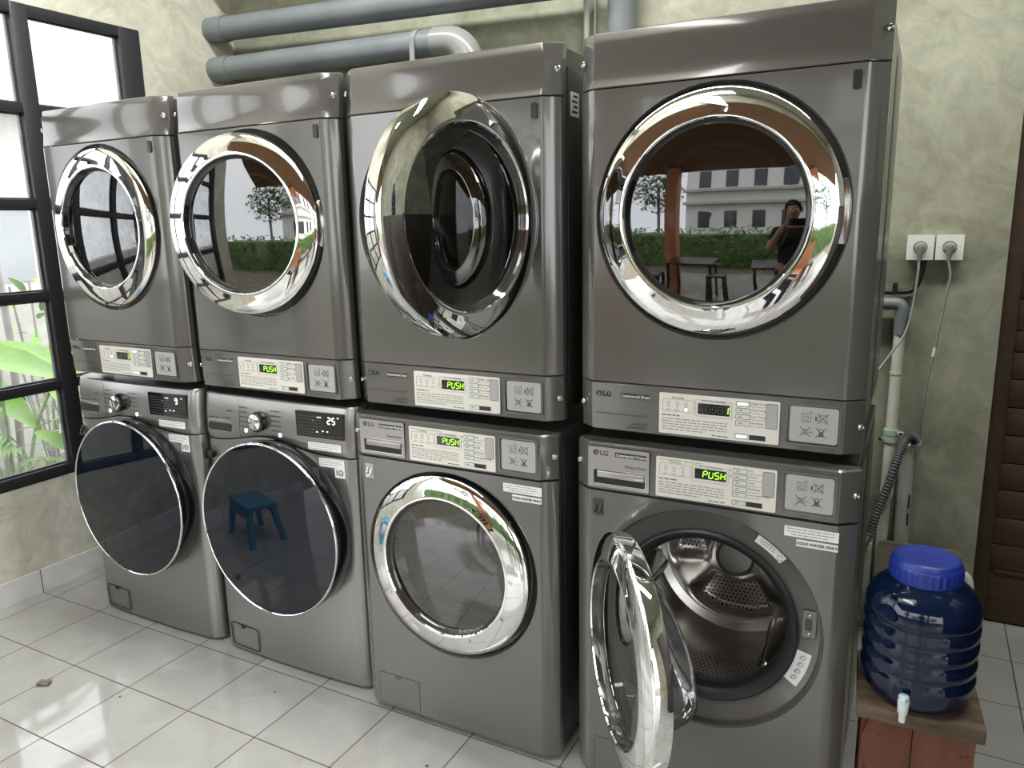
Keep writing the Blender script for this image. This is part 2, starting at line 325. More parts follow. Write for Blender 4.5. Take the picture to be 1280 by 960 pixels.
def outline(bm, pts, w, y0, y1, mi=0):
    """thin raised border following a closed outline"""
    cx = sum(p[0] for p in pts) / len(pts); cz = sum(p[1] for p in pts) / len(pts); n = len(pts)
    inn = []
    for i in range(n):
        p, q, s = Vector(pts[i - 1]), Vector(pts[i]), Vector(pts[(i + 1) % n])
        t = (s - p).normalized(); nrm = Vector((-t.y, t.x))
        if nrm.dot(Vector((cx, cz)) - q) < 0: nrm = -nrm
        inn.append(q + nrm * w)
    rings = [[Vector((p[0], y1, p[1])) for p in pts], [Vector((p[0], y0, p[1])) for p in pts], [Vector((p.x, y0, p.y)) for p in inn], [Vector((p.x, y1, p.y)) for p in inn]]
    loft(bm, rings, True, False, False, mi)
def bar2d(bm, a, b, w, y, t=0.0006, mi=0):
    a = Vector(a); b = Vector(b); d = (b - a).normalized(); n = Vector((-d.y, d.x)) * w / 2
    slab(bm, [tuple(p) for p in (a - n, b - n, b + n, a + n)], y - t, y, mi)
def dashes(bm, x0, x1, z, h, y, fill=0.93, seed=0):
    rnd = random.Random(seed); x = x0
    while x < x0 + (x1 - x0) * fill:
        w = min(rnd.uniform(1.6, 5.0) * h, x0 + (x1 - x0) * fill - x)
        if w < h * .5: break
        slab(bm, [(x, z - h * .32), (x + w, z - h * .32), (x + w, z + h * .32), (x, z + h * .32)], y - .0004, y)
        x += w + h * 0.75
_dg = None
def txt(bm, s, size, x, z, y, align='LEFT', bold=0.0, ext=0.0004):
    cu = bpy.data.curves.new('t', 'FONT'); cu.body = s; cu.size = size; cu.align_x = align; cu.extrude = ext; cu.offset = bold; cu.resolution_u = 3
    o = bpy.data.objects.new('t', cu); COL.objects.link(o)
    dg = bpy.context.evaluated_depsgraph_get(); me = bpy.data.meshes.new_from_object(o.evaluated_get(dg))
    me.transform(Matrix.Translation((x, y, z)) @ Matrix.Rotation(R(90), 4, 'X'))
    bm.from_mesh(me); bpy.data.meshes.remove(me); bpy.data.objects.remove(o); bpy.data.curves.remove(cu)
SEG = {'a': (0, 2, 1, 2), 'b': (1, 2, 1, 1), 'c': (1, 1, 1, 0), 'd': (0, 0, 1, 0), 'e': (0, 0, 0, 1), 'f': (0, 1, 0, 2), 'g': (0, 1, 1, 1)}
DIG = {'P': 'abefg', 'U': 'bcdef', 'S': 'acdfg', 'H': 'bcefg', '8': 'abcdefg', '1': 'bc', '2': 'abdeg', '5': 'acdfg', '9': 'abcdfg', '3': 'abcdg', '7': 'abc'}
def digit(bm, ch, x, z, w, h, t, y, slant=0.12):
    for s in DIG[ch]:
        ax, az, bx, bz = SEG[s]
        p = Vector((x + ax * w, z + az * h / 2)); q = Vector((x + bx * w, z + bz * h / 2))
        d = (q - p).normalized(); p = p + d * t * .35; q = q - d * t * .35
        p.x += (p.y - z) * slant; q.x += (q.y - z) * slant
        bar2d(bm, p, q, t, y, .0005)

# ------------------------------------------------------------------ machine pieces
HW = 0.343
XS = [(-HW, .052), (-HW, .034), (-.340, .0290), (-.304, .0016), (-.297, 0), (.297, 0), (.304, .0016), (.340, .0290), (HW, .034), (HW, .052)]
def facet_block(bm, z0, z1, lean=lambda t: 0.0, n=1, bev=.0025):
    def ring(z, ins, yo):
        return [Vector((x * (1 - ins / HW) if abs(x) > .2 else x, y + yo + (ins if y < .05 else 0), z)) for x, y in XS]
    zs = [(z0, bev), (z0 + bev, 0)] + [(z0 + bev + (z1 - z0 - 2 * bev) * k / n, 0) for k in range(1, n)] + [(z1 - bev, 0), (z1, bev)]
    loft(bm, [ring(z, i, lean((z - z0) / (z1 - z0))) for z, i in zs], True, True, True)
def dense(pts, step=.02):
    out = []
    for i, p in enumerate(pts):
        q = pts[(i + 1) % len(pts)]; n = max(1, int(math.hypot(q[0] - p[0], q[1] - p[1]) / step))
        out += [(p[0] + (q[0] - p[0]) * k / n, p[1] + (q[1] - p[1]) * k / n) for k in range(n)]
    return out
def holed(bm, outer, cx, cz, rad, yf, rings=6, back=None):
    rs = []
    for k in range(rings + 1):
        t = k / rings; r = []
        for x, z in outer:
            a = math.atan2(z - cz, x - cx); hx, hz = cx + rad * math.cos(a), cz + rad * math.sin(a)
            X, Z = hx + (x - hx) * t, hz + (z - hz) * t; r.append(Vector((X, yf(X, Z), Z)))
        rs.append(r)
    if back:   # rolled lip of the hole
        first = [Vector((cx + (p.x - cx) * back[0] / rad, p.y + back[1], cz + (p.z - cz) * back[0] / rad)) for p in rs[0]]
        mid = [Vector((cx + (p.x - cx) * (back[0] * .4 + rad * .6) / rad, p.y + back[1] * .25, cz + (p.z - cz) * (back[0] * .4 + rad * .6) / rad)) for p in rs[0]]
        rs = [first, mid] + rs
    loft(bm, rs)
def commercial_front(name, z0, z1, zc, parent):
    """flat sheet with canted side facets and the round door recess"""
    bm = nb()
    holed(bm, dense([(-.297, z0), (.297, z0), (.297, z1), (-.297, z1)], .012), 0, zc, .2915, lambda x, z: 0.0, 3, (.287, .008))
    for s in (-1, 1):
        prof = [(.297, 0), (.304, .0016), (.340, .0290), (HW, .034), (HW, .052)]
        loft(bm, [[Vector((s * x, y, z0)) for x, y in prof], [Vector((s * x, y, z1)) for x, y in prof]], False)
    for z in (z0, z1):   # turned-in edges
        prof = [(-HW, .034), (-.340, .029), (-.304, .0016), (-.297, 0), (.297, 0), (.304, .0016), (.340, .029), (HW, .034)]
        loft(bm, [[Vector((x, y, z)) for x, y in prof], [Vector((x * .995, y + .01, z)) for x, y in prof]], False)
    # recess wall and the sunken ring around the opening
    lathe_y(bm, [(.287, -.008), (.2835, -.021), (.279, -.0235), (.236, -.030), (.228, -.034)], 128, cz=zc)
    bmesh.ops.remove_doubles(bm, verts=bm.verts, dist=.0002)
    return link(name, bm, M['paint'], parent, 28)
def cabinet_shell(z0, z1, depth, parent, m, hw=.334, zc=None):
    """open-fronted steel casing: two sides, top, back and bottom with pressed seams"""
    bm = nb()
    box(bm, -hw, -hw + .004, .052, depth, z0, z1, .0015); box(bm, hw - .004, hw, .052, depth, z0, z1, .0015)
    box(bm, -hw + .004, hw - .004, .052, depth, z1 - .004, z1, 0); box(bm, -hw + .004, hw - .004, depth - .004, depth, z0, z1 - .004, 0)
    box(bm, -hw + .004, hw - .004, .06, depth - .004, z0, z0 + .004, 0)
    for s in (-1, 1):    # pressed panel fields on the sides
        x = s * hw; 
        box(bm, min(x, x + s * .003), max(x, x + s * .003), .085, .36, z0 + .03, z1 - .045, .002)
        box(bm, min(x, x + s * .003), max(x, x + s * .003), .39, depth - .03, z0 + .03, z1 - .045, .002)
    # dark front bulkhead behind the panels, ringed round the opening
    if zc is not None:
        holed(bm, dense([(-hw + .004, z0), (hw - .004, z0), (hw - .004, z1 - .004), (-hw + .004, z1 - .004)], .03), 0, zc, .25, lambda x, z: .058, 2)
    return link('cabinet', bm, m, parent, 30)
def perforated():
    m = mat('perforated_stainless', (0.46, 0.43, 0.39), 0.25, 1.0)
    uv = nd(m, 'ShaderNodeUVMap'); uv.uv_map = 'holes'
    sp = nd(m, 'ShaderNodeSeparateXYZ'); lk(m, uv.outputs[0], sp.inputs[0])
    fl = nd(m, 'ShaderNodeMath'); fl.operation = 'FLOOR'; lk(m, sp.outputs[1], fl.inputs[0])
    hf = nd(m, 'ShaderNodeMath'); hf.operation = 'MULTIPLY'; hf.inputs[1].default_value = .5; lk(m, fl.outputs[0], hf.inputs[0])
    ux = nd(m, 'ShaderNodeMath'); ux.operation = 'ADD'; lk(m, sp.outputs[0], ux.inputs[0]); lk(m, hf.outputs[0], ux.inputs[1])
    ds = []
    for src in (ux, None):
        f = nd(m, 'ShaderNodeMath'); f.operation = 'FRACT'; lk(m, src.outputs[0] if src else sp.outputs[1], f.inputs[0])
        c = nd(m, 'ShaderNodeMath'); c.operation = 'SUBTRACT'; c.inputs[1].default_value = .5; lk(m, f.outputs[0], c.inputs[0])
        q = nd(m, 'ShaderNodeMath'); q.operation = 'MULTIPLY'; lk(m, c.outputs[0], q.inputs[0]); lk(m, c.outputs[0], q.inputs[1]); ds.append(q)
    s = nd(m, 'ShaderNodeMath'); s.operation = 'ADD'; lk(m, ds[0].outputs[0], s.inputs[0]); lk(m, ds[1].outputs[0], s.inputs[1])
    lt = nd(m, 'ShaderNodeMath'); lt.operation = 'LESS_THAN'; lt.inputs[1].default_value = .055; lk(m, s.outputs[0], lt.inputs[0])
    mx = nd(m, 'ShaderNodeMix'); mx.data_type = 'RGBA'; mx.inputs[6].default_value = (.50, .48, .45, 1); mx.inputs[7].default_value = (.01, .01, .01, 1)
    lk(m, lt.outputs[0], mx.inputs[0]); lk(m, mx.outputs[2], bsdf(m).inputs['Base Color'])
    iv = nd(m, 'ShaderNodeMath'); iv.operation = 'SUBTRACT'; iv.inputs[0].default_value = 1; lk(m, lt.outputs[0], iv.inputs[1]); lk(m, iv.outputs[0], bsdf(m).inputs['Metallic'])
    return m
M['perf'] = perforated()
def uv_by(bm, fn):
    l = bm.loops.layers.uv.new('holes')
    for f in bm.faces:
        for lp in f.loops: lp[l].uv = fn(lp.vert.co)
def drum(zc, parent, rad=.245, y0=.085, y1=.43, hole=.0135):
    """stainless drum: perforated barrel, pressed back plate with a hub cover, lifters"""
    bm = nb(); n = 120
    rows = [(rad - .035, y0), (rad - .012, y0 + .006), (rad, y0 + .02)] + [(rad, y0 + .02 + (y1 - y0 - .05) * k / 6) for k in range(1, 7)] + [(rad - .008, y1 - .012), (rad - .03, y1)]
    lathe_y(bm, [(r, -y) for r, y in rows], n, cz=zc)
    l = bm.loops.layers.uv.new('holes')
    for f in bm.faces:
        c = f.calc_center_median(); a0 = math.atan2(c.z - zc, c.x)
        for lp in f.loops:
            if c.y < y0 + .03 or c.y > y0 + .17: lp[l].uv = (0, 0); continue
            a = math.atan2(lp.vert.co.z - zc, lp.vert.co.x)
            if a - a0 > math.pi: a -= 2 * math.pi
            if a0 - a > math.pi: a += 2 * math.pi
            lp[l].uv = (a * rad / hole, lp.vert.co.y / hole)
    d = link('drum', bm, M['perf'], parent, 35)
    # back plate with the sunken sectors between three arms
    bm = nb(); na, nr = 120, 26; rs = []
    for j in range(nr + 1):
        r = .002 + (rad - .03) * j / nr; ring = []
        for i in range(na):
            a = 2 * math.pi * i / na
            s = math.cos(3 * (a - R(90)) + math.pi) # sectors
            f = 1 / (1 + math.exp(-(s + .6) * 7))
            q = 1 / (1 + math.exp(-(r - .088) * 260)) / (1 + math.exp((r - .196) * 260))
            ring.append(Vector((r * math.cos(a), y1 + .045 * f * q - .012 * math.exp(-(r / .09) ** 4), zc + r * math.sin(a))))
        rs.append(ring)
    loft(bm, rs)
    l = bm.loops.layers.uv.new('holes')
    for f in bm.faces:
        deep = sum(v.co.y for v in f.verts) / len(f.verts) > y1 + .036
        for lp in f.loops: lp[l].uv = ((lp.vert.co.x / .0125, lp.vert.co.z / .0125) if deep else (.0, .0))
    link('back_plate', bm, M['perf'], d, 60)
    bm = nb(); lathe_y(bm, [(.058, -(y1 - .004)), (.058, -(y1 - .018)), (.053, -(y1 - .021)), (.048, -(y1 - .016)), (.0, -(y1 - .016))], 64, cz=zc)
    link('hub_cover', bm, M['hub'], d, 35)
    for k in range(3):
        a = R(70 + 120 * k); bm = nb()
        for s in range(0, 1):
            rings = []
            for y, hgt, wd in ((y0 + .03, .02, .034), (y0 + .06, .05, .03), (y1 - .06, .055, .028), (y1 - .02, .03, .03)):
                c = Vector((math.cos(a), 0, math.sin(a))); t = Vector((-math.sin(a), 0, math.cos(a)))
                base = c * (rad + .002) + Vector((0, y, zc)); tip = c * (rad - hgt) + Vector((0, y, zc))
                rings.append([base - t * wd, tip - t * wd * .35, tip + t * wd * .35, base + t * wd])
            loft(bm, rings, True, True, True)
        bmesh.ops.bevel(bm, geom=bm.edges[:], offset=.006, segments=2, affect='EDGES')
        link('lifter', bm, M['drum'], d, 50)
    return d
def gasket(zc, parent):
    bm = nb()
    lathe_y(bm, [(.230, -.030), (.231, -.024), (.226, -.020), (.219, -.022), (.214, -.030), (.206, -.034), (.201, -.045), (.207, -.058), (.203, -.068), (.197, -.078), (.203, -.090), (.225, -.094)], 128, cz=zc)
    return link('door_gasket', bm, M['rubber'], parent, 50)
def commercial_door(parent, zc, side, th, bowl):
    """chrome ringed round door; side = +1 hinges right, -1 hinges left; th = opening angle"""
    hx = side * .285
    fr = nb()
    lathe_y(fr, [(.250, -.030), (.268, -.0295), (.2725, -.027), (.2745, -.022), (.2750, .0090), (.2718, .0124), (.260, .0176), (.246, .0218), (.232, .0248), (.221, .0268), (.2160, .0280), (.2115, .0278), (.2085, .0245)], 160)
    o = link('door', fr, M['chrome'], parent, 35)
    o.location = (hx - side * .285 * math.cos(th), -.285 * math.sin(th), zc)
    o.rotation_euler = (0, 0, th * side)
    bm = nb(); lathe_y(bm, [(.2085, .0245), (.206, .017), (.2005, .0095), (.197, .0060), (.184, -.008)], 128); link('window_surround', bm, M['smoke'], o, 35)
    bm = nb(); n = 10
    lathe_y(bm, [(.1985, .0075)] + [(.1985 * (1 - k / n), .0075 + .014 * (1 - (1 - k / n) ** 2)) for k in range(1, n + 1)], 128); link('window_glass', bm, M['glass_smoke'], o, 60)
    # grip scooped into the surround on the opening side
    bm = nb(); pts = []
    for r, h in ((.2065, .0200), (.1990, .0090)):
        pts.append([Vector((-side * r * math.cos(a), -h - .0008, r * math.sin(a))) for a in [R(-24 + 2 * k) for k in range(25)]])
    loft(bm, pts, False); link('grip', bm, M['black_gloss'], o, 60)
    # inner side: ring and bowl
    bm = nb()
    if bowl == 'glass':
        lathe_y(bm, [(.188, -.030), (.186, -.045), (.180, -.070), (.168, -.098), (.150, -.118), (.12, -.129), (.06, -.133), (.0, -.133)], 96)
        for v in bm.verts: v.co.y = .030 + (v.co.y - .030) * (1 - .42 * v.co.z / .188)
        link('glass_bowl', bm, M['glass_clear'], o, 60)
        bm = nb(); lathe_y(bm, [(.250, -.030), (.215, -.034), (.190, -.034), (.186, -.030), (.184, -.008)], 96); link('inner_ring', bm, M['black_gloss'], o, 35)
    else:
        lathe_y(bm, [(.184, -.008), (.180, -.030), (.168, -.052), (.158, -.058), (.152, -.056), (.146, -.064), (.10, -.082), (.0, -.088)], 96); link('inner_bowl', bm, M['smoke'], o, 60)
        bm = nb(); lathe_y(bm, [(.250, -.030), (.215, -.036), (.190, -.040), (.176, -.040)], 96); link('inner_ring', bm, M['cabinet'], o, 35)
    # hinge bracket
    bm = nb(); box(bm, min(side * .262, side * .285), max(side * .262, side * .285), .020, .030, -.07, .07, .003); link('hinge', bm, M['chrome_dull'], o, 30)
    return o
def pictogram_plate(zb, zt, parent, x0=.188, x1=.2915):
    bm = nb(); outline(bm, rrect(x0 - .009, x1 + .006, zb - .008, zt + .007, .007), .004, -.0030, .001); link('sticker_frame', bm, M['paint'], parent, 40)
    st = plate('pictogram_sticker', x0, x1, zb, zt, .006, -.0016, .001, M['sticker'], parent)
    bm = nb(); y = -.0017; w = x1 - x0; h = zt - zb
    def sq(cx, cz, s): 
        p = [(cx - s, cz - s), (cx + s, cz - s), (cx + s, cz + s), (cx - s, cz + s)]
        for a, b in zip(p, p[1:] + p[:1]): bar2d(bm, a, b, .0009, y)
    def cross(cx, cz, s):
        bar2d(bm, (cx - s, cz - s), (cx + s, cz + s), .0014, y - .0002); bar2d(bm, (cx - s, cz + s), (cx + s, cz - s), .0014, y - .0002)
    def circ(cx, cz, r, wd=.0009):
        p = [(cx + r * math.cos(R(30 * k)), cz + r * math.sin(R(30 * k))) for k in range(12)]
        for a, b in zip(p, p[1:] + p[:1]): bar2d(bm, a, b, wd, y)
    ax, bx, az, bz = x0 + w * .34, x0 + w * .66, zb + h * .70, zb + h * .30
    sq(ax, az, .0095); circ(ax, az - .001, .005); bar2d(bm, (ax + .006, az + .014), (ax + .013, az + .014), .0012, y)
    sq(bx + .003, az, .008); cross(bx + .002, az, .0115); bar2d(bm, (bx - .012, az - .006), (bx - .012, az + .004), .004, y)
    circ(ax - .002, bz, .006); cross(ax - .001, bz, .0115); bar2d(bm, (ax + .007, bz), (ax + .015, bz), .0012, y)
    circ(bx, bz + .004, .005, .0014); slab(bm, [(bx - .006, bz - .009), (bx + .006, bz - .009), (bx + .004, bz + .001), (bx - .004, bz + .001)], y - .0006, y); cross(bx, bz, .011)
    link('pictograms', bm, M['ink_mid'], st, 0)
    return st
def brand_mark(x, z, parent, y=-.0004, s=1.0):
    bm = nb(); r = .0072 * s
    c = [(x + r * math.cos(R(15 * k)), z + r * math.sin(R(15 * k))) for k in range(24)]
    slab(bm, c, y - .0007, y, 0)
    for p, q, w in (((x, z + r * .55), (x, z - r * .45), .0013), ((x, z - r * .45), (x + r * .45, z - r * .45), .0013), ((x + r * .75, z), (x + r * .2, z), .0010)):
        bar2d(bm, p, q, w * s, y - .0007, .0004, 1)
    txt(bm, 'LG', .0185 * s, x + .0105 * s, z - .0065 * s, y - .0004, bold=.0002)
    return link('brand_mark', bm, M['ink'], parent, 0, [M['ink'], M['sticker']])
def screw(x, y, z, nx, parent):
    bm = nb(); lathe_y(bm, [(.0085, -.001), (.0082, .0012), (.0062, .0022), (.0058, -.0002), (.0048, .0004), (.0, .0016)], 24)
    o = link('panel_screw', bm, M['chrome_dull'], parent, 40); o.location = (x, y, z); o.rotation_euler = (0, 0, nx); return o
def control_label(x0, x1, zb, zt, parent, show, dryer, lit=False, seed=0):
    """cream film with display, buttons and print"""
    lb = plate('control_label', x0, x1, zb, zt, .004, -.0016, .001, M['label'], parent); y = -.0017
    W = x1 - x0; H = zt - zb
    U = lambda u: x0 + W * u
    V = lambda w: zb + H * w
    dx0, dx1 = (U(.337), U(.600)); dz0, dz1 = ((V(.555), V(.815)) if dryer else (V(.57), V(.82)))
    plate('display_window', dx0, dx1, dz0, dz1, .001, y - .0006, y, M['black_gloss'], lb)
    bm = nb(); dw, dh = .0095, (dz1 - dz0) * .62; zz = dz0 + (dz1 - dz0) * .19; ya = y - .0007
    xr = dx1 - .0135
    if show == 'PUSH':
        for k, ch in enumerate('PUSH'): digit(bm, ch, xr - (3 - k) * .0142, zz, dw, dh, .0026, ya)
    else: digit(bm, show, xr, zz, dw, dh, .0028, ya)
    link('display_digits', bm, M['led_green'], lb, 0)
    bm = nb()
    if show != 'PUSH':
        for k in range(3): digit(bm, '8', xr - (3 - k) * .0142, zz, dw, dh, .0018, ya)
    bar2d(bm, (dx0 + .004, zz + dh * .3), (dx0 + .013, zz + dh * .3), .0016, ya); link('unlit_segments', bm, M['led_off'], lb, 0)
    nbtn = 4 if dryer else 5
    words = ['High Temp.', 'Med Temp.', 'Low Temp.', 'No Heat'] if dryer else ['Hot', 'Warm', 'Cold', 'Delicates', 'Add SuperWash']
    pr = nb(); soft = nb(); bx0, bx1 = U(.655), U(.765)
    for k in range(nbtn + 1):
        last = k == nbtn
        vz = (.885 - k * .153) if dryer else (.885 - k * .143)
        if last: vz = .115 if dryer else .115
        bb = nb(); slab(bb, rrect(bx0, bx1, V(vz) - .0048, V(vz) + .0048, .0015), y - .0012, y)
        outline(bb, rrect(bx0 - .0012, bx1 + .0012, V(vz) - .006, V(vz) + .006, .002, 2), .0009, y - .0005, y, 1); link('button', bb, None, lb, 40, [M['button'], M['ink']])
        if not (lit and last) and not (lit and k == 0): bar2d(pr, (bx0 + .006, V(vz)), (bx0 + .015, V(vz)), .0016, y - .0013, .0003)
        if last: slab(pr, [(bx1 + .0015, V(vz) - .006), (U(.895), V(vz) - .006), (U(.895), V(vz) + .006), (bx1 + .0015, V(vz) + .006)], y - .0008, y)
        else:
            txt(soft, words[k], .0078, bx1 + .003, V(vz) + .0005, y - .0003); dashes(soft, bx1 + .003, U(.905), V(vz) - .005, .0024, y, .8, k + seed)
    if lit:
        bm = nb()
        for vz in (.885, .115): slab(bm, rrect(bx0 + .002, bx1 - .006, V(vz) - .003, V(vz) + .003, .002, 3), y - .0018, y - .0012)
        slab(bm, [(U(.235) + .004 * math.cos(R(30 * k)), V(.62) + .004 * math.sin(R(30 * k))) for k in range(12)], y - .0008, y)
        link('indicator_light', bm, M['led_white'], lb, 0)
    p = plate('card_slot', U(.893), U(.980), V(.37), V(.93), .002, y - .0008, y, M['sticker'], lb)
    for nm, q, wd, mm in (('slot_border', rrect(U(.890), U(.983), V(.36), V(.94), .003, 3), .0008, 'ink'), ('print_box', rrect(U(.03), U(.30), V(.56), V(.86), .003, 3), .0006, 'ink_soft'), ('print_box', rrect(U(.315), U(.62), V(.50), V(.90), .003, 3), .0006, 'ink_soft')):
        bb = nb(); outline(bb, q, wd, y - .0008, y); link(nm, bb, M[mm], lb, 0)
    txt(soft, 'Processing', .0070, U(.165), V(.88), y - .0004, 'CENTER'); txt(soft, 'EST. Time Remaining', .0066, U(.468), V(.86), y - .0004, 'CENTER')
    for k in range(3):
        c = U(.085 + .075 * k); q = [(c + .0042 * math.cos(R(45 * i)), V(.76) + .0042 * math.sin(R(45 * i))) for i in range(8)]
        for a, b in zip(q, q[1:] + q[:1]): bar2d(soft, a, b, .0009, y)
        bar2d(pr, (c, V(.665)), (c, V(.69)), .0026, y); dashes(soft, c - .006, c + .007, V(.60), .003, y, .95, 40 + k)
    txt(pr, 'START', .0056, U(.83), V(.09), y - .0012, 'CENTER')
    dashes(pr, U(.025), U(.19), V(.46), .0036, y, .95, seed + 5)
    for k in range(5): dashes(soft, U(.025), U(.60), V(.375 - .065 * k), .0042, y, .97 if k < 4 else .62, seed + 10 + k)
    dashes(pr, U(.46), U(.60), V(.06), .0030, y, .95, seed + 30)
    if not dryer:
        dashes(soft, U(.03), U(.42), V(.945), .0034, y, .95, seed + 31)
        for k in range(2): slab(pr, [(U(.628), V(.885 - .143 * k) - .002), (U(.640), V(.885 - .143 * k) - .002), (U(.634), V(.885 - .143 * k) + .003)], y - .0004, y)
    link('heavy_lettering', pr, M['ink'], lb, 0); link('fine_lettering', soft, M['ink_soft'], lb, 0)
    return lb
def badge(x0, x1, zb, zt, s, parent):
    b = plate('badge', x0, x1, zb, zt, .001, -.0010, .001, M['badge'], parent)
    bm = nb(); txt(bm, s, .0098, x0 + .003, zb + .0028, -.0014, bold=.0001); link('badge_lettering', bm, M['ink_light'], b, 0)
    return b

# ------------------------------------------------------------------ clothes dryer
def dryer(loc, label, show, th, lit=False, seed=0, side_label=False):
    t = empty('clothes_dryer', loc, label, 'dryer', 'stacked dryers along the top row')
    H = .968
    cabinet_shell(.020, H - .006, .745, t, M['cabinet'], zc=.541)
    bm = nb(); facet_block(bm, .0, .1265, lambda k: .006 * (1 - k) ** 3); cf = link('control_fascia', bm, M['paint'], t, 24)
    commercial_front('front_panel', .1295, .8375, .541, t)
    bm = nb(); facet_block(bm, .8405, H, lambda k: .009 * (1 - math.exp(-4.5 * k)) + .006 * k ** 8, 12); link('top_fascia', bm, M['paint'], t, 24)
    drum(.541, t, .235, .075, .40); 
    bm = nb(); lathe_y(bm, [(.228, -.034), (.212, -.036), (.206, -.045), (.208, -.08)], 96, cz=.541); link('opening_collar', bm, M['cabinet'], t, 40)
    commercial_door(t, .541, 1, th, 'bowl')
    bm = nb(); slab(bm, rrect(.2745, .2915, .7865, .8245, .005, 6), -.0045, .001); link('latch_plug', bm, M['black'], t, 40)
    for s in (-1, 1):
        for z in (.066, .903): screw(s * .3365, .0255, z, s * R(38), t)
    brand_mark(-.283, .0965, t); badge(-.2245, -.149, .0895, .1015, 'Commercial Dryer', t)
    bm = nb(); bar2d(bm, (-.291, .0445), (-.150, .0445), .0012, -.0002)
    dashes(bm, -.195, -.152, .023, .004, -.0002, .95, 3); dashes(bm, -.205, -.152, .013, .004, -.0002, .95, 4); link('trim_line', bm, M['ink'], t, 0)
    control_label(-.122, .1655, .010, .113, t, show, True, lit, seed)
    pictogram_plate(.0245, .1075, t)
    for s in (-1, 1):
        for y in (.12, .68):
            bm = nb(); lathe_z(bm, [(.0, -.012), (.022, -.012), (.024, -.002), (.02, .012), (.012, .022), (0, .022)], 20, 0, (s * .28, y)); link('foot', bm, M['rubber'], t, 40)
    if side_label:
        bm = nb(); box(bm, .3345, .3380, .10, .155, .80, .86, 0); sl_ = link('side_label', bm, M['white_sticker'], t, 0)
        bm = nb()
        for k in range(4): box(bm, .338, .3384, .108 + .01 * (k % 2), .145, .808 + k * .013, .814 + k * .013, 0)
        link('side_print', bm, M['ink'], sl_, 0)
    return t

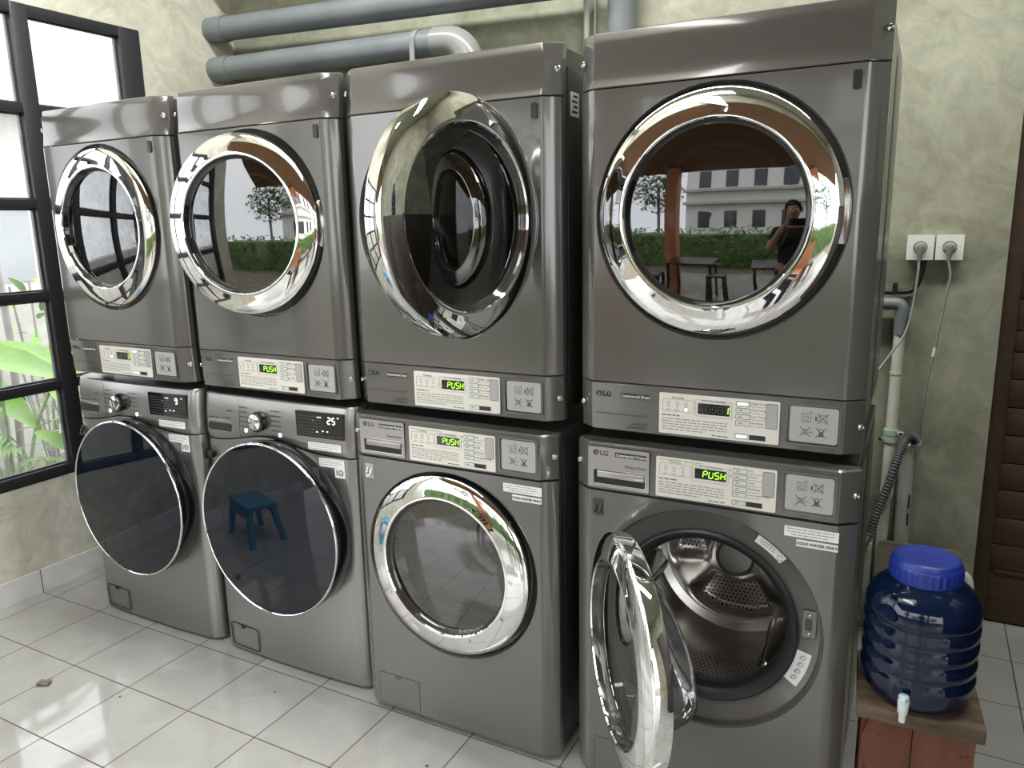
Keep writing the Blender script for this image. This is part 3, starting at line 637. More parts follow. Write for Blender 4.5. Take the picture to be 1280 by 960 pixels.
# ------------------------------------------------------------------ commercial washer
def commercial_washer(loc, label, th, seed, opened):
    t = empty('washing_machine', loc, label, 'washing machine', 'commercial washers')
    H = .9748; S = .8467; zc = .541
    cabinet_shell(.010, H - .004, .735, t, M['cabinet'], zc=zc)
    commercial_front('front_panel', .010, S - .0015, zc, t)
    bm = nb(); facet_block(bm, S + .0015, H, lambda k: .004 * k ** 4, 6, .004); link('control_fascia', bm, M['paint'], t, 24)
    drum(zc, t); gasket(zc, t); commercial_door(t, zc + .008, -1, th, 'glass')
    # detergent drawer
    dr = plate('detergent_drawer', -.3005, -.1375, .8575, .9645, .004, -.0030, .002, M['drawer'], t)
    bm = nb(); outline(bm, rrect(-.302, -.136, .856, .966, .005), .0015, -.0010, .001); link('drawer_gap', bm, M['ink'], dr, 0)
    bm = nb(); slab(bm, rrect(-.286, -.1455, .8670, .9050, .005), -.0034, -.0028); link('handle_recess', bm, M['black'], dr, 0)
    bm = nb(); outline(bm, rrect(-.288, -.1435, .8650, .9070, .006), .003, -.0048, -.0028); link('recess_rim', bm, M['chrome_dull'], dr, 40)
    bm = nb(); box(bm, -.274, -.1475, -.010, -.003, .8860, .9030, .002); link('drawer_handle', bm, M['drawer'], dr, 40)
    brand_mark(-.279, .9495, dr, -.0030); 
    b = badge(-.2275, -.144, .9425, .9550, 'Commercial Washer', dr); b.location.y = -.003
    bm = nb(); txt(bm, 'Direct Drive', .0105, -.146, .9165, -.0034, 'RIGHT'); link('drawer_lettering', bm, M['ink'], dr, 0)
    control_label(-.120, .1680, .8560, .9590, t, 'PUSH', False, False, seed)
    pictogram_plate(.8700, .9550, t)
    for s in (-1, 1): screw(s * .3365, .0255, .915, s * R(38), t)
    # hook plate for a lock
    hk = plate('hook_plate', -.2885, -.2585, .7780, .8240, .002, -.0016, .001, M['sticker'] if not opened else M['cabinet'], t)
    bm = nb(); tube(bm, smooth_path([(-.279, -.002, .811), (-.281, -.006, .799), (-.2785, -.010, .789), (-.272, -.010, .7875), (-.267, -.008, .794), (-.266, -.003, .809)], 6), .0022, 8); link('hook', bm, M['chrome'] if not opened else M['black_gloss'], hk, 50)
    # notices
    n1 = plate('notice_sticker', .190, .308, .8050, .8300, .0006, -.0008, .001, M['white_sticker'], t)
    bm = nb()
    for k in range(3): dashes(bm, .196 + .010 * (k == 2), .302 - .012 * (k == 2), .8245 - .007 * k, .0034, -.0009, .96, seed + 50 + k)
    link('notice_print', bm, M['ink_soft'], n1, 0)
    n2 = plate('cold_water_sticker', .2175, .3075, .7835, .8000, .0006, -.0008, .001, M['white_sticker'], t)
    bm = nb(); txt(bm, 'COLD WATER ONLY', .0094, .2625, .7885, -.0013, 'CENTER', bold=.0002); link('sticker_lettering', bm, M['ink'], n2, 0)
    # drain flap low on the left
    f = plate('drain_flap', -.282, -.1285, .0160, .1230, .008, -.0008, .001, M['paint'], t)
    bm = nb(); outline(bm, rrect(-.2832, -.1273, .0148, .1242, .009), .0013, -.0010, .001); outline(bm, rrect(-.218, -.200, .1125, .1240, .002, 3), .0018, -.0016, .001); link('flap_gap', bm, M['ink'], f, 0)
    bm = nb(); box(bm, -.30, .30, .03, .06, .0, .02, .002); link('kick_strip', bm, M['black'], t)
    for s in (-1, 1):
        for y in (.13, .66):
            bm = nb(); lathe_z(bm, [(.0, -.0134), (.022, -.0134), (.024, -.006), (.016, -.001), (.012, .012), (0, .012)], 20, 0, (s * .28, y)); link('foot', bm, M['rubber'], t, 40)
    if opened:
        yq = .0245
        def ring_sticker(name, a0, a1, r0, r1, m):
            bm = nb(); n = 10
            A = [R(a0 + (a1 - a0) * k / n) for k in range(n + 1)]
            yy = lambda r: .0235 + (.279 - r) * .151 - .0012
            loft(bm, [[Vector((r0 * math.cos(a), yy(r0), zc + r0 * math.sin(a))) for a in A], [Vector((r1 * math.cos(a), yy(r1), zc + r1 * math.sin(a))) for a in A]], False)
            return link(name, bm, m, t, 0)
        s1 = ring_sticker('caution_sticker', 45, 62, .255, .2775, M['white_sticker'])
        bm = nb()
        for k in range(2):
            for j in range(5):
                a = R(60 - 1.8 * j - k * .3); r = .271 - .007 * k; p = Vector((r * math.cos(a), zc + r * math.sin(a))); d_ = Vector((math.sin(a), -math.cos(a)))
                bar2d(bm, p, p + d_ * .006, .0026, .0232 + (.279 - r) * .151 - .0012)
        a = R(47.5); p = Vector((.266 * math.cos(a), zc + .263 * math.sin(a)))
        outline(bm, rrect(p.x - .006, p.x + .006, p.y - .006, p.y + .006, .001, 2), .0012, .0232, .0245); link('sticker_print', bm, M['ink_soft'], s1, 0)
        s2 = ring_sticker('instruction_sticker', -29.5, -8.5, .2335, .268, M['white_sticker'])
        bm = nb()
        for a_, k in ((-12, 0), (-16.5, 1), (-21, 2), (-25.5, 3)):
            a = R(a_); p = Vector((.251 * math.cos(a), zc + .251 * math.sin(a)))
            q = [(p.x + .007 * math.cos(R(40 * i)), p.y + .005 * math.sin(R(40 * i))) for i in range(9)]
            for u, w in zip(q, q[1:] + q[:1]): bar2d(bm, u, w, .0012, .0250)
            bar2d(bm, (p.x - .008, p.y - .004), (p.x + .004, p.y + .008), .0022 if k == 2 else .0012, .0250)
        link('instruction_drawings', bm, M['ink_soft'], s2, 0)
        # door lock plate with two screws
        lp_ = plate('lock_plate', .240, .2705, zc + .0045, zc + .075, .005, .0225, .030, M['paint'], t)
        bm = nb(); outline(bm, rrect(.239, .2715, zc + .0035, zc + .076, .006), .0012, .0222, .026); slab(bm, rrect(.2455, .2620, zc + .023, zc + .054, .004), .0215, .0228); link('lock_slot', bm, M['black_gloss'], lp_, 0)
        bm = nb(); box(bm, .2500, .2575, .0205, .0218, zc + .030, zc + .044, .0006); link('lock_tongue', bm, M['cabinet'], lp_, 0)
        for dz in (.0155, .063):
            s = screw(.2545, .0215, zc + dz, 0, lp_); s.scale = (.55, .8, .55)
    return t

# ------------------------------------------------------------------ home washer with the big dark door
def home_washer(loc, label, dig, seed, hook_black):
    t = empty('washing_machine', loc, label, 'washing machine', 'front loaders with dark round doors')
    H = .9745; zc = .536; RD = .300; hw = .346
    def yf(x, z=0):
        return .010 * (x / .30) ** 2 + (0 if abs(x) < .30 else 0)
    def seam(x):   # wavy line between panel and body, arching over the door
        return .8055 + .038 * math.exp(-((x + .03) / .155) ** 2)
    def edge_prof(s):   # rounded vertical corner
        pts = []
        for k in range(9):
            a = R(90 * k / 8); pts.append((s * (.300 + .046 * math.sin(a)), .010 + .050 * (1 - math.cos(a))))
        return pts
    # body
    xs = [-.30 + .6 * k / 40 for k in range(41)]
    outer = [(x, .002) for x in xs] + [(.30, .002 + (seam(.30) - .004) * k / 30) for k in range(1, 30)] + [(x, seam(x) - .0018) for x in reversed(xs)] + [(-.30, .002 + (seam(-.30) - .004) * k / 30) for k in range(29, 0, -1)]
    bm = nb(); holed(bm, outer, 0, zc, .292, yf, 8, (.286, .02))
    for s in (-1, 1):
        pr_ = edge_prof(s); zt = seam(s * .30) - .0018
        loft(bm, [[Vector((x, y, z)) for x, y in pr_] for z in (.002, zt)], False)
    lathe_y(bm, [(.286, -.024), (.27, -.04), (.20, -.05), (.19, -.05)], 96, cz=zc)
    bmesh.ops.remove_doubles(bm, verts=bm.verts, dist=.0002)
    link('front_panel', bm, M['steel'], t, 30)
    # control panel
    bm = nb(); rows = []
    N = 10
    for j in range(N + 1):
        k = j / N; row = []
        for x, y in list(reversed(edge_prof(-1)))[:-1]: row.append((x, y, seam(-.30)))
        for x in xs: row.append((x, yf(x), seam(x)))
        for x, y in edge_prof(1)[1:]: row.append((x, y, seam(.30)))
        rows.append([Vector((x, y - .004 + .012 * k ** 3 + (.006 if j == 0 else 0), z + .0018 + (H - .006 - z - .0018) * k)) for x, y, z in row])
    rows.append([v + Vector((0, .005, .0045)) for v in rows[-1]]); rows.append([Vector((v.x * .99, v.y + .012, H)) for v in rows[-1]]); rows.append([Vector((v.x * .97, .10, H)) for v in rows[-1]])
    loft(bm, rows, False)
    cp = link('control_panel', bm, M['steel'], t, 30)
    cabinet_shell(.012, H - .003, .76, t, M['cabinet'], .338, zc)
    # door
    bm = nb(); lathe_y(bm, [(.285, -.03), (.296, -.02), (.3035, .000), (.3055, .030), (.3045, .050), (.3010, .0600)], 160)
    d = link('door', bm, M['black_gloss'], t, 40); d.location = (0, 0, zc)
    bm = nb(); lathe_y(bm, [(.3050, .0585), (.3045, .0635), (.3015, .0660), (.2985, .0650), (.2975, .0630)], 160); link('silver_rim', bm, M['chrome'], d, 50)
    bm = nb(); n = 14
    lathe_y(bm, [(.298 * (1 - k / n), .0635 + .010 * (1 - (1 - k / n) ** 2)) for k in range(n + 1)], 160); link('door_glass', bm, M['navy_glass'], d, 60)
    # drawer with scooped grip
    bm = nb(); y0 = yf(-.25) - .0045
    for a, b in (((-.143, .966), (-.150, seam(-.15) + .002)),): bar2d(bm, a, b, .0012, yf(-.145) - .0035)
    link('drawer_gap', bm, M['ink'], cp, 0)
    rings = []
    for k in range(6):
        s = k / 5
        rings.append([Vector((-.2545 + (x + .2545) * (1 - .10 * s), yf(x) - .0045 + .022 * s ** 1.5 if k else yf(x) - .0052, .8580 + (z - .8580) * (1 - .16 * s))) for x, z in rrect(-.325, -.184, .839, .880, .012, 6)])
    bm = nb(); slab(bm, rrect(-.306, -.183, .840, .880, .011, 6), yf(-.25) - .0062, yf(-.25) + .004); link('handle_recess', bm, M['chrome_dull'], cp, 30)
    bm = nb(); slab(bm, rrect(-.303, -.186, .843, .872, .010, 6), yf(-.25) - .0068, yf(-.25) - .0060); link('recess_shade', bm, M['rubber'], cp, 30)  # flat dark plate, paints the shade inside the grip
    # knob
    kx, kz = -.050, .8980; ky = yf(kx) - .004
    bm = nb(); lathe_y(bm, [(.034, -.002), (.0350, .016), (.0340, .021), (.031, .0225), (.026, .0225)], 64); kn = link('knob', bm, M['black_gloss'], cp, 35); kn.location = (kx, ky, kz)
    kn.parent = cp
    bm = nb(); lathe_y(bm, [(.0275, .022), (.027, .0255), (.0245, .0268), (.0, .0285)], 64); k2 = link('knob_cap', bm, M['chrome'], cp, 35); k2.location = (kx, ky, kz)
    # course names around the knob
    bm = nb()
    for k in range(5):
        dashes(bm, kx - .092, kx - .052, .9375 - .0165 * k, .0045, yf(kx - .07) - .0042, .9, seed + k); dashes(bm, kx + .052, kx + .100, .9375 - .0165 * k, .0045, yf(kx + .07) - .0042, .9, seed + 9 + k)
    dashes(bm, -.205, -.178, .9185, .006, yf(-.19) - .005, .95, 2); dashes(bm, -.320, -.245, .8875, .004, yf(-.28) - .0055, .95, 2); dashes(bm, -.225, -.190, .8915, .004, yf(-.2) - .005, .95, 3)
    link('course_print', bm, M['ink'], cp, 0)
    bm = nb()
    for x, z in ((-.117, .8580), (.040, .8590)):
        slab(bm, [(x + .0075 * math.cos(R(20 * k)), z + .0075 * math.sin(R(20 * k))) for k in range(18)], yf(x) - .0056, yf(x) - .003)
    link('round_button', bm, M['led_white'], cp, 0)
    # display
    dsp = plate('display', .113, .306, .8670, .9520, .004, 0, .010, M['black_gloss'], cp); dsp.location.y = -.0065; dsp.rotation_euler = (0, 0, R(2.0)); dsp.location.x = .0
    bm = nb(); y = -.0003
    for k, ch in enumerate(dig): digit(bm, ch, .243 + .018 * k + (.009 if len(dig) == 1 else 0), .9175, .011, .020, .0036, y, .05)
    for x, z in ((.205, .9355), (.215, .9355), (.285, .9385), (.198, .8865), (.222, .8905), (.24, .8905)): slab(bm, [(x - .0025, z - .0015), (x + .0035, z - .0015), (x + .0035, z + .002), (x - .0025, z + .002)], y - .0005, y)
    link('display_digits', bm, M['led_white'], dsp, 0)
    bm = nb()
    for k in range(6): dashes(bm, .122, .235, .9365 - .0105 * k, .003, y, .85, seed + 20 + k)
    dashes(bm, .124, .30, .8745, .003, y, .97, seed + 33); link('display_print', bm, M['led_off'], dsp, 0)
    bm = nb(); slab(bm, [(.183, .9225), (.187, .9225), (.187, .9255), (.183, .9255)], y - .0005, y); link('red_indicator', bm, M['led_red'], dsp, 0)
    # notices
    def note(x0, x1, zb, zt, lines, nm):
        p = plate(nm, x0, x1, zb, zt, .0006, 0, .0012, M['white_sticker'], t)
        xm = (x0 + x1) / 2; ang = math.atan(2 * .010 * xm / .09); yb = yf(xm) - .0062 if zb > .81 else yf(xm) - .0016
        p.location = (xm - xm * math.cos(ang), yb - xm * math.sin(ang), 0); p.rotation_euler = (0, 0, ang)
        bm = nb()
        for k in range(lines): dashes(bm, x0 + .004, x1 - .004, zt - .006 - .007 * k, .003, -.0002, .95 - .2 * (k == lines - 1), seed + 60 + k)
        link('notice_print', bm, M['ink_soft'], p, 0); return p
    note(.160, .291, .8265, .8510, 3, 'notice_sticker'); note(.196, .296, .7710, .7995, 3, 'service_sticker')
    p = plate('warranty_sticker', .256, .296, .7390, .7705, .0006, 0, .0012, M['white_sticker'], t); xm = .276; ang = math.atan(2 * .010 * xm / .09)
    p.location = (xm - xm * math.cos(ang), yf(xm) - .0016 - xm * math.sin(ang), 0); p.rotation_euler = (0, 0, ang)
    bm = nb(); bar2d(bm, (.2645, .7475), (.2645, .7655), .0032, -.0002)
    outline(bm, [(.280 + .0095 * math.cos(R(15 * k)), .7565 + .0095 * math.sin(R(15 * k))) for k in range(24)], .0030, -.0008, 0); dashes(bm, .276, .285, .7565, .003, -.0002, .95, 1); link('warranty_number', bm, M['ink'], p, 0)
    # lock hook
    xh = -.314
    if hook_black:
        bm = nb(); box(bm, xh - .022, xh + .020, yf(xh) - .018, yf(xh) + .012, .738, .762, .003); box(bm, xh - .020, xh - .006, yf(xh) - .024, yf(xh) + .0, .732, .768, .003); link('lock_clip', bm, M['black'], t, 30)
    else:
        bm = nb(); slab(bm, rrect(xh - .008, xh + .016, .738, .782, .003, 3), yf(xh) - .004, yf(xh) + .012)
        hk = link('hook_plate', bm, M['chrome_dull'], t, 30)
        bm = nb(); tube(bm, smooth_path([(xh - .004, yf(xh) - .004, .775), (xh - .008, yf(xh) - .012, .755), (xh - .004, yf(xh) - .016, .743), (xh + .008, yf(xh) - .012, .743)], 6), .0035, 8); link('hook', bm, M['cabinet'], hk, 50)
    # drain flap
    f = nb(); outline(f, rrect(-.300, -.155, .0105, .100, .010), .0014, -.0012, .002); outline(f, rrect(-.243, -.224, .088, .100, .002, 3), .0022, -.0016, .002)
    fl = link('drain_flap_gap', f, M['ink'], t, 0); fl.location.y = -.0088; fl.rotation_euler = (0, 0, -R(2.9))
    for s in (-1, 1):
        for y in (.13, .66):
            bm = nb(); lathe_z(bm, [(.0, -.0134), (.024, -.0134), (.026, -.004), (.016, .0), (.012, .014), (0, .014)], 20, 0, (s * .27, y)); link('foot', bm, M['rubber'], t, 40)
    return t

# ================================================================== the setting
LW = -2.976; YB = 1.37
bm = nb(); box(bm, LW - .02, 3.2, -5.4, 2.2, -.06, 0); structure('floor', bm, M['floor'], smooth=0)
bm = nb(); box(bm, LW - 12, 14, -22, 14, -.20, -.08); structure('ground', bm, M['soil'], smooth=0)
# left wall with the tall steel window
WY0, WY1, WZ0, WZ1 = -1.725, .795, .487, 2.457
bm = nb()
box(bm, LW - .13, LW, -2.05, YB + .13, -.06, WZ0); box(bm, LW - .13, LW, -2.05, YB + .13, WZ1, 3.75)
box(bm, LW - .13, LW, -2.05, WY0, WZ0, WZ1); box(bm, LW - .13, LW, WY1, YB + .13, WZ0, WZ1)
bmesh.ops.remove_doubles(bm, verts=bm.verts, dist=.0001)
structure('wall_left', bm, M['plaster_left'], smooth=0)
bm = nb(); box(bm, LW, .588, YB, YB + .13, 0, 3.75, .004); box(bm, .588, 3.0, YB, YB + .13, 2.2, 3.75); structure('wall_back', bm, M['plaster'], smooth=30)
bm = nb(); box(bm, 2.6, 2.73, -2.05, 2.2, 0, 3.75); structure('wall_right', bm, M['plaster'], smooth=0)
bm = nb(); box(bm, LW, 2.6, -2.05, -1.90, 3.08, 3.75); structure('wall_front', bm, M['plaster'], smooth=0)
bm = nb()
box(bm, LW, 2.73, -2.05, -1.82, 3.70, 3.80); box(bm, LW, 2.73, -1.08, .085, 3.70, 3.80); box(bm, LW, -2.72, -1.82, -1.08, 3.70, 3.80); box(bm, -.28, 2.73, -1.82, -1.08, 3.70, 3.80); box(bm, LW, 2.73, .315, YB + .13, 3.70, 3.80)
box(bm, LW, -2.75, .085, .315, 3.70, 3.80); box(bm, 1.6, 2.73, .085, .315, 3.70, 3.80)
structure('ceiling', bm, M['ceiling'], smooth=0)
bm = nb(); box(bm, LW, 2.6, 1.17, YB, 2.775, 3.70, .004); structure('beam', bm, M['plaster'], smooth=30)
bm = nb(); box(bm, LW, LW + .009, -2.05, YB, 0, .105, .0015); structure('baseboard_left', bm, M['plinth_tile'], smooth=0)
# window frame, bars and panes
cols = [(.690, .797), (.211, .281), (-.269, -.199), (-.749, -.679), (-1.229, -1.159), (-1.727, -1.640)]
rows_ = [(.487, .535), (.872, .913), (1.260, 1.300), (1.645, 1.683), (2.028, 2.068), (2.413, 2.457)]
X0, X1 = LW - .045, LW + .004
bm = nb()
for a, b in cols: box(bm, X0, X1, a, b, WZ0, WZ1, .003)
for a, b in rows_: box(bm, X0 + .002, X1 - .002, -1.726, .796, a, b, .003)
for ci in range(5):   # inner lips of every light
    for ri in range(5):
        ya, yb, za, zb = cols[ci + 1][1], cols[ci][0], rows_[ri][1], rows_[ri + 1][0]
        box(bm, X0 + .006, X0 + .022, ya, ya + .008, za, zb); box(bm, X0 + .006, X0 + .022, yb - .008, yb, za, zb)
        box(bm, X0 + .006, X0 + .022, ya, yb, za, za + .007); box(bm, X0 + .006, X0 + .022, ya, yb, zb - .007, zb)
win = structure('window_1', bm, M['frame'], smooth=30)
for ci in range(5):
    for ri in range(5):
        ya, yb, za, zb = cols[ci + 1][1], cols[ci][0], rows_[ri][1], rows_[ri + 1][0]
        bm = nb(); box(bm, X0 + .022, X0 + .026, ya - .002, yb + .002, za - .002, zb + .002); link('window_pane', bm, M['pane'], win, 0)
# door leaf beside the wall end
bm = nb()
box(bm, .588, .645, 1.455, 1.52, 0, 2.2, .003)
dz = [.0, .211, .319, .426, .535, .639, .745, .85, .955, 1.055, 1.132, 1.244, 1.349, 1.402, 1.527, 1.63, 1.735, 1.84, 1.945, 2.05, 2.2]
for a, b in zip(dz, dz[1:]): box(bm, .645, 1.62, 1.478, 1.52, a + .0015 + (.006 if a == 0 else 0), b - .0015, .003)
for z in (.211, 1.380): box(bm, .66, 1.62, 1.470, 1.480, z - .006, z + .006, .003)
box(bm, 1.62, 1.70, 1.455, 1.52, 0, 2.2, .003); box(bm, .588, 1.70, 1.50, 1.53, 0, 2.2)
structure('door_1', bm, M['door_wood'], smooth=30)
bm = nb(); box(bm, 1.70, 2.6, YB, YB + .13, 0, 2.2); structure('wall_rear', bm, M['plaster'], smooth=0)

# ================================================================== machines
Zd = 1.0137; Zw = .0134
d1 = dryer((-2.2628, .0178, Zd), 'grey clothes dryer nearest the window, on the first dark-door washer', '3', 0.0, True, 1)
d2 = dryer((-1.5468, .0266, Zd), 'grey clothes dryer with its round door slightly ajar, second from the window', 'PUSH', R(8.7), False, 2)
d3 = dryer((-.8409, .0388, Zd), 'grey clothes dryer with its chrome door swung wide open', 'PUSH', R(80), False, 3, True)
d4 = dryer((-.0979, .0346, Zd), 'grey clothes dryer farthest from the window, above the washer with the open door', '1', R(1.0), True, 4)
w1 = home_washer((-2.2654, .0288, Zw), 'steel front loader with dark round door, in the corner by the window', '9', 1, False)
w2 = home_washer((-1.5456, .030, Zw), 'steel front loader with dark round door showing 25, black lock clip beside it', '25', 2, True)
w3 = commercial_washer((-.8355, -.0095, Zw), 'dark grey washer with closed chrome ringed door', R(1.5), 5, False)
w4 = commercial_washer((-.0943, 0.0, Zw), 'dark grey washer with its chrome door open, showing the drum', R(54.5), 6, True)

# ================================================================== pipes and wires
def pipe(name, pts, r, m, label, cat='pipe', n=24, group=None, collars=(), collar_m=None):
    t = empty(name, (0, 0, 0), label, cat, group); bm = nb(); tube(bm, pts, r, n); link('pipe_run', bm, m, t, 40)
    for a, b in collars: bm = nb(); tube(bm, [a, b], r * 1.09, n); link('pipe_collar', bm, collar_m or m, t, 40)
    return t
PR = .0565
up_pipe = pipe('drain_pipe', [(LW + .001, 1.228, 2.540), (-2.0, 1.228, 2.503), (-.90, 1.228, 2.466)], PR, M['pvc_grey'], 'upper of the two grey pipes running along the back wall', group='grey pipes above the dryers', collars=[((LW + .001, 1.228, 2.540), (-2.86, 1.228, 2.536))])
ell = [(-1.62, 1.232, 2.323)] + [(-1.56 + .115 * math.sin(R(a)), 1.232, 2.2055 + .115 * math.cos(R(a))) for a in range(0, 91, 10)] + [(-1.445, 1.232, 2.16)]
low = pipe('drain_pipe', [(LW + .001, 1.232, 2.350), (-2.3, 1.232, 2.337), (-1.60, 1.232, 2.322)], PR, M['pvc_grey'], 'lower grey pipe ending in an elbow behind the dryers', group='grey pipes above the dryers', collars=[((LW + .001, 1.232, 2.350), (-2.855, 1.232, 2.348))])
bm = nb(); tube(bm, ell, PR * 1.08, 28); link('elbow', bm, M['pvc_elbow'], low, 40)
bm = nb(); tube(bm, [(-1.445, 1.232, 2.17), (-1.445, 1.232, .05)], PR, 24); link('pipe_drop', bm, M['pvc_grey'], low, 40)
bm = nb()
rr = PR * 1.03
loft(bm, [[Vector((x, 1.232 + rr * k * math.cos(R(a)), 2.324 + rr * k * math.sin(R(a)))) for a in range(-10, 191, 10)] for x, k in ((-1.715, 1), (-1.715, 1.04), (-1.690, 1.04), (-1.690, 1))], False)
box(bm, -1.715, -1.690, 1.168, 1.172, 2.23, 2.345); box(bm, -1.715, -1.690, 1.288, YB - .003, 2.318, 2.322)
link('pipe_strap', bm, M['pvc_elbow'], low, 40)
pipe('drain_pipe', [(-.792, 1.308, 0.05), (-.792, 1.308, 3.70)], .0575, M['pvc_grey'], 'vertical grey pipe on the wall behind the rightmost dryer')
pipe('conduit', [(-.957, 1.345, .05), (-.957, 1.345, 2.775)], .0125, M['pvc_white'], 'thin white upright conduit on the back wall beside the vertical grey pipe', 'conduit', 12)
pipe('conduit', [(-.925, 1.356, .05), (-.925, 1.356, 2.775)], .006, M['pvc_milky'], 'very thin pale wire tube next to the white upright conduit', 'conduit', 10)
# sockets
def socket(x, label, plugged=True):
    t = empty('wall_socket', (x, 1.325, 1.433), label, 'socket', 'wall sockets')
    bm = nb(); slab(bm, rrect(-.0425, .0425, -.0435, .0435, .002, 3), 0, .007); slab(bm, rrect(-.0410, .0410, -.0420, .0420, .002, 3), .007, .0445); link('faceplate', bm, M['socket'], t, 30)
    bm = nb(); lathe_y(bm, [(.0225, .0004), (.0215, .0012), (.0205, .0004), (.0195, -.002)], 40); link('socket_ring', bm, M['black'], t, 40)
    bm = nb()
    for s in (-1, 1): bar2d(bm, (s * .033 - .004, 0), (s * .033 + .004, 0), .0010, -.0001)
    link('socket_marks', bm, M['ink_soft'], t, 0)
    return t
socket(.3190, 'white wall socket with grey plug, next to the black conduit end')
socket(.4095, 'white wall socket with grey plug, outer one by the brown door')
socket(.1640, 'white wall socket half hidden behind the rightmost dryer')
def cord(x, pts, label, tagpos=None):
    t = empty('power_cord', (0, 0, 0), label, 'power cord', 'grey power cords')
    bm = nb(); lathe_y(bm, [(.0, .024), (.010, .024), (.0165, .020), (.0185, .010), (.0188, .0)], 32); p = link('plug', bm, M['cord'], t, 40); p.location = (x, 1.3235, 1.433)
    bm = nb(); rings = []
    for z, w, d in ((.006, .014, .012), (-.012, .0125, .012), (-.026, .008, .008), (-.045, .0062, .0062), (-.050, .0048, .0048)):
        rings.append([Vector((w * math.cos(R(30 * k)), -.016 + d * math.sin(R(30 * k)), z)) for k in range(12)])
    loft(bm, rings, True, True, True); g = link('plug_grip', bm, M['cord'], p, 50)
    bm = nb()
    for k in range(4): lathe_z(bm, [(.0068 - .0003 * k, -.030 - .005 * k), (.0068 - .0003 * k, -.0325 - .005 * k)], 14, 0, (0, -.016))
    link('strain_relief', bm, M['cord'], p, 40)
    bm = nb(); tube(bm, smooth_path(pts, 8), .0042, 10); link('cable', bm, M['cord'], t, 50)
    if tagpos: bm = nb(); tube(bm, tagpos, .0055, 10); link('cable_tag', bm, M['white_sticker'], t, 40)
    return t
cord(.319, [(.319, 1.307, 1.386), (.319, 1.300, 1.345), (.314, 1.290, 1.26), (.306, 1.280, 1.18), (.291, 1.262, 1.125), (.262, 1.235, 1.075), (.222, 1.20, 1.01), (.16, 1.12, .93), (.06, .90, .80)], 'grey power cord curving from the first socket behind the dryer')
cord(.4095, [(.4095, 1.307, 1.386), (.419, 1.302, 1.337), (.414, 1.302, 1.282), (.404, 1.305, 1.184), (.392, 1.310, 1.069), (.380, 1.315, .967), (.371, 1.330, .834), (.371, 1.356, .745), (.366, 1.365, .66), (.345, 1.3655, .60), (.312, 1.362, .57), (.2995, 1.335, .55), (.293, 1.288, .51), (.264, 1.266, .45), (.20, 1.20, .38), (.12, 1.1, .34)], 'grey power cord hanging straight from the outer socket', [(.3925, 1.310, 1.082), (.389, 1.311, 1.050)])
t = empty('cable_conduit', (0, 0, 0), 'black bent conduit entering from behind the dryer below the sockets', 'conduit')
bm = nb(); tube(bm, smooth_path([(.332, 1.352, 1.392), (.329, 1.350, 1.345), (.318, 1.350, 1.298), (.300, 1.350, 1.279), (.270, 1.350, 1.274), (.20, 1.350, 1.272), (.05, 1.350, 1.272)], 8), .0095, 12); link('conduit_run', bm, M['black'], t, 50)
bm = nb(); slab(bm, rrect(.241, .257, 1.262, 1.307, .007), 1.337, 1.3405); lathe_y(bm, [(.005, 0), (.004, .002), (.0, .002)], 12); 
for v in bm.verts:
    if v.co.y < .1 and abs(v.co.x) < .01: v.co = v.co + Vector((.249, 1.337, 1.299))
box(bm, .241, .257, 1.340, YB, 1.285, 1.300); link('clip', bm, M['black'], t, 30)
t = empty('water_pipe', (0, 0, 0), 'white upright pipe with grey elbow on top and green clamps', 'pipe')
bm = nb(); tube(bm, [(.272, 1.318, .02), (.277, 1.318, 1.17)], .0195, 20); link('upright', bm, M['pvc_white'], t, 40)
bm = nb(); tube(bm, [(.279, 1.318, 1.125), (.2795, 1.318, 1.19)], .0245, 20); tube(bm, [(.2795, 1.318, 1.188)] + [(.256 + .0235 * math.cos(R(a)), 1.318, 1.2105 + .0235 * math.sin(R(a))) for a in range(0, 91, 15)] + [(.20, 1.318, 1.234), (.0, 1.318, 1.234)], .0225, 20); link('elbow', bm, M['pvc_grey'], t, 40)
bm = nb(); tube(bm, [(.2755, 1.318, .975), (.2756, 1.318, .985)], .0215, 20); link('pipe_joint', bm, M['pvc_white'], t, 40)
for z, s in ((.757, 1), (.730, -1)):
    bm = nb(); tube(bm, [(.275, 1.318, z - .010), (.275, 1.318, z + .010)], .0255, 24); box(bm, .275 + s * .022 - .008, .275 + s * .022 + .012 * s + .008, 1.300, 1.312, z - .006, z + .006, .002)
    box(bm, .268, .282, 1.335, YB, z - .008, z + .008)
    cl = link('pipe_clamp', bm, M['clamp'], t, 40)
    bm = nb(); lathe_y(bm, [(.005, .0), (.005, .004), (.0, .004)], 12); b = link('clamp_bolt', bm, M['black'], cl, 40); b.location = (.275 + s * .034, 1.300, z)
t = empty('standpipe', (0, 0, 0), 'milky grey drain standpipe receiving the corrugated hose', 'pipe')
bm = nb(); tube(bm, [(.345, 1.334, .0), (.333, 1.334, .700)], .0265, 20); link('upright', bm, M['pvc_milky'], t, 40)
bm = nb(); tube(bm, [(.333, 1.334, .697), (.3325, 1.334, .707)], .029, 20); link('pipe_lip', bm, M['pvc_white'], t, 40)
bm = nb()
for z, h in ((.512, .012), (.487, .016), (.440, .010), (.425, .022)): box(bm, .352, .358, 1.3085, 1.3125, z - h, z + h, .001)
link('printed_marks', bm, M['ink'], t, 0)
t = empty('drain_hose', (0, 0, 0), 'grey corrugated hose hooked over the standpipe beside the washer', 'hose')
hp = smooth_path([(.362, 1.318, .718), (.352, 1.306, .745), (.336, 1.296, .750), (.320, 1.286, .722), (.302, 1.272, .655), (.279, 1.258, .555), (.252, 1.24, .461), (.228, 1.20, .37), (.15, 1.05, .29), (.05, .85, .26)], 24)
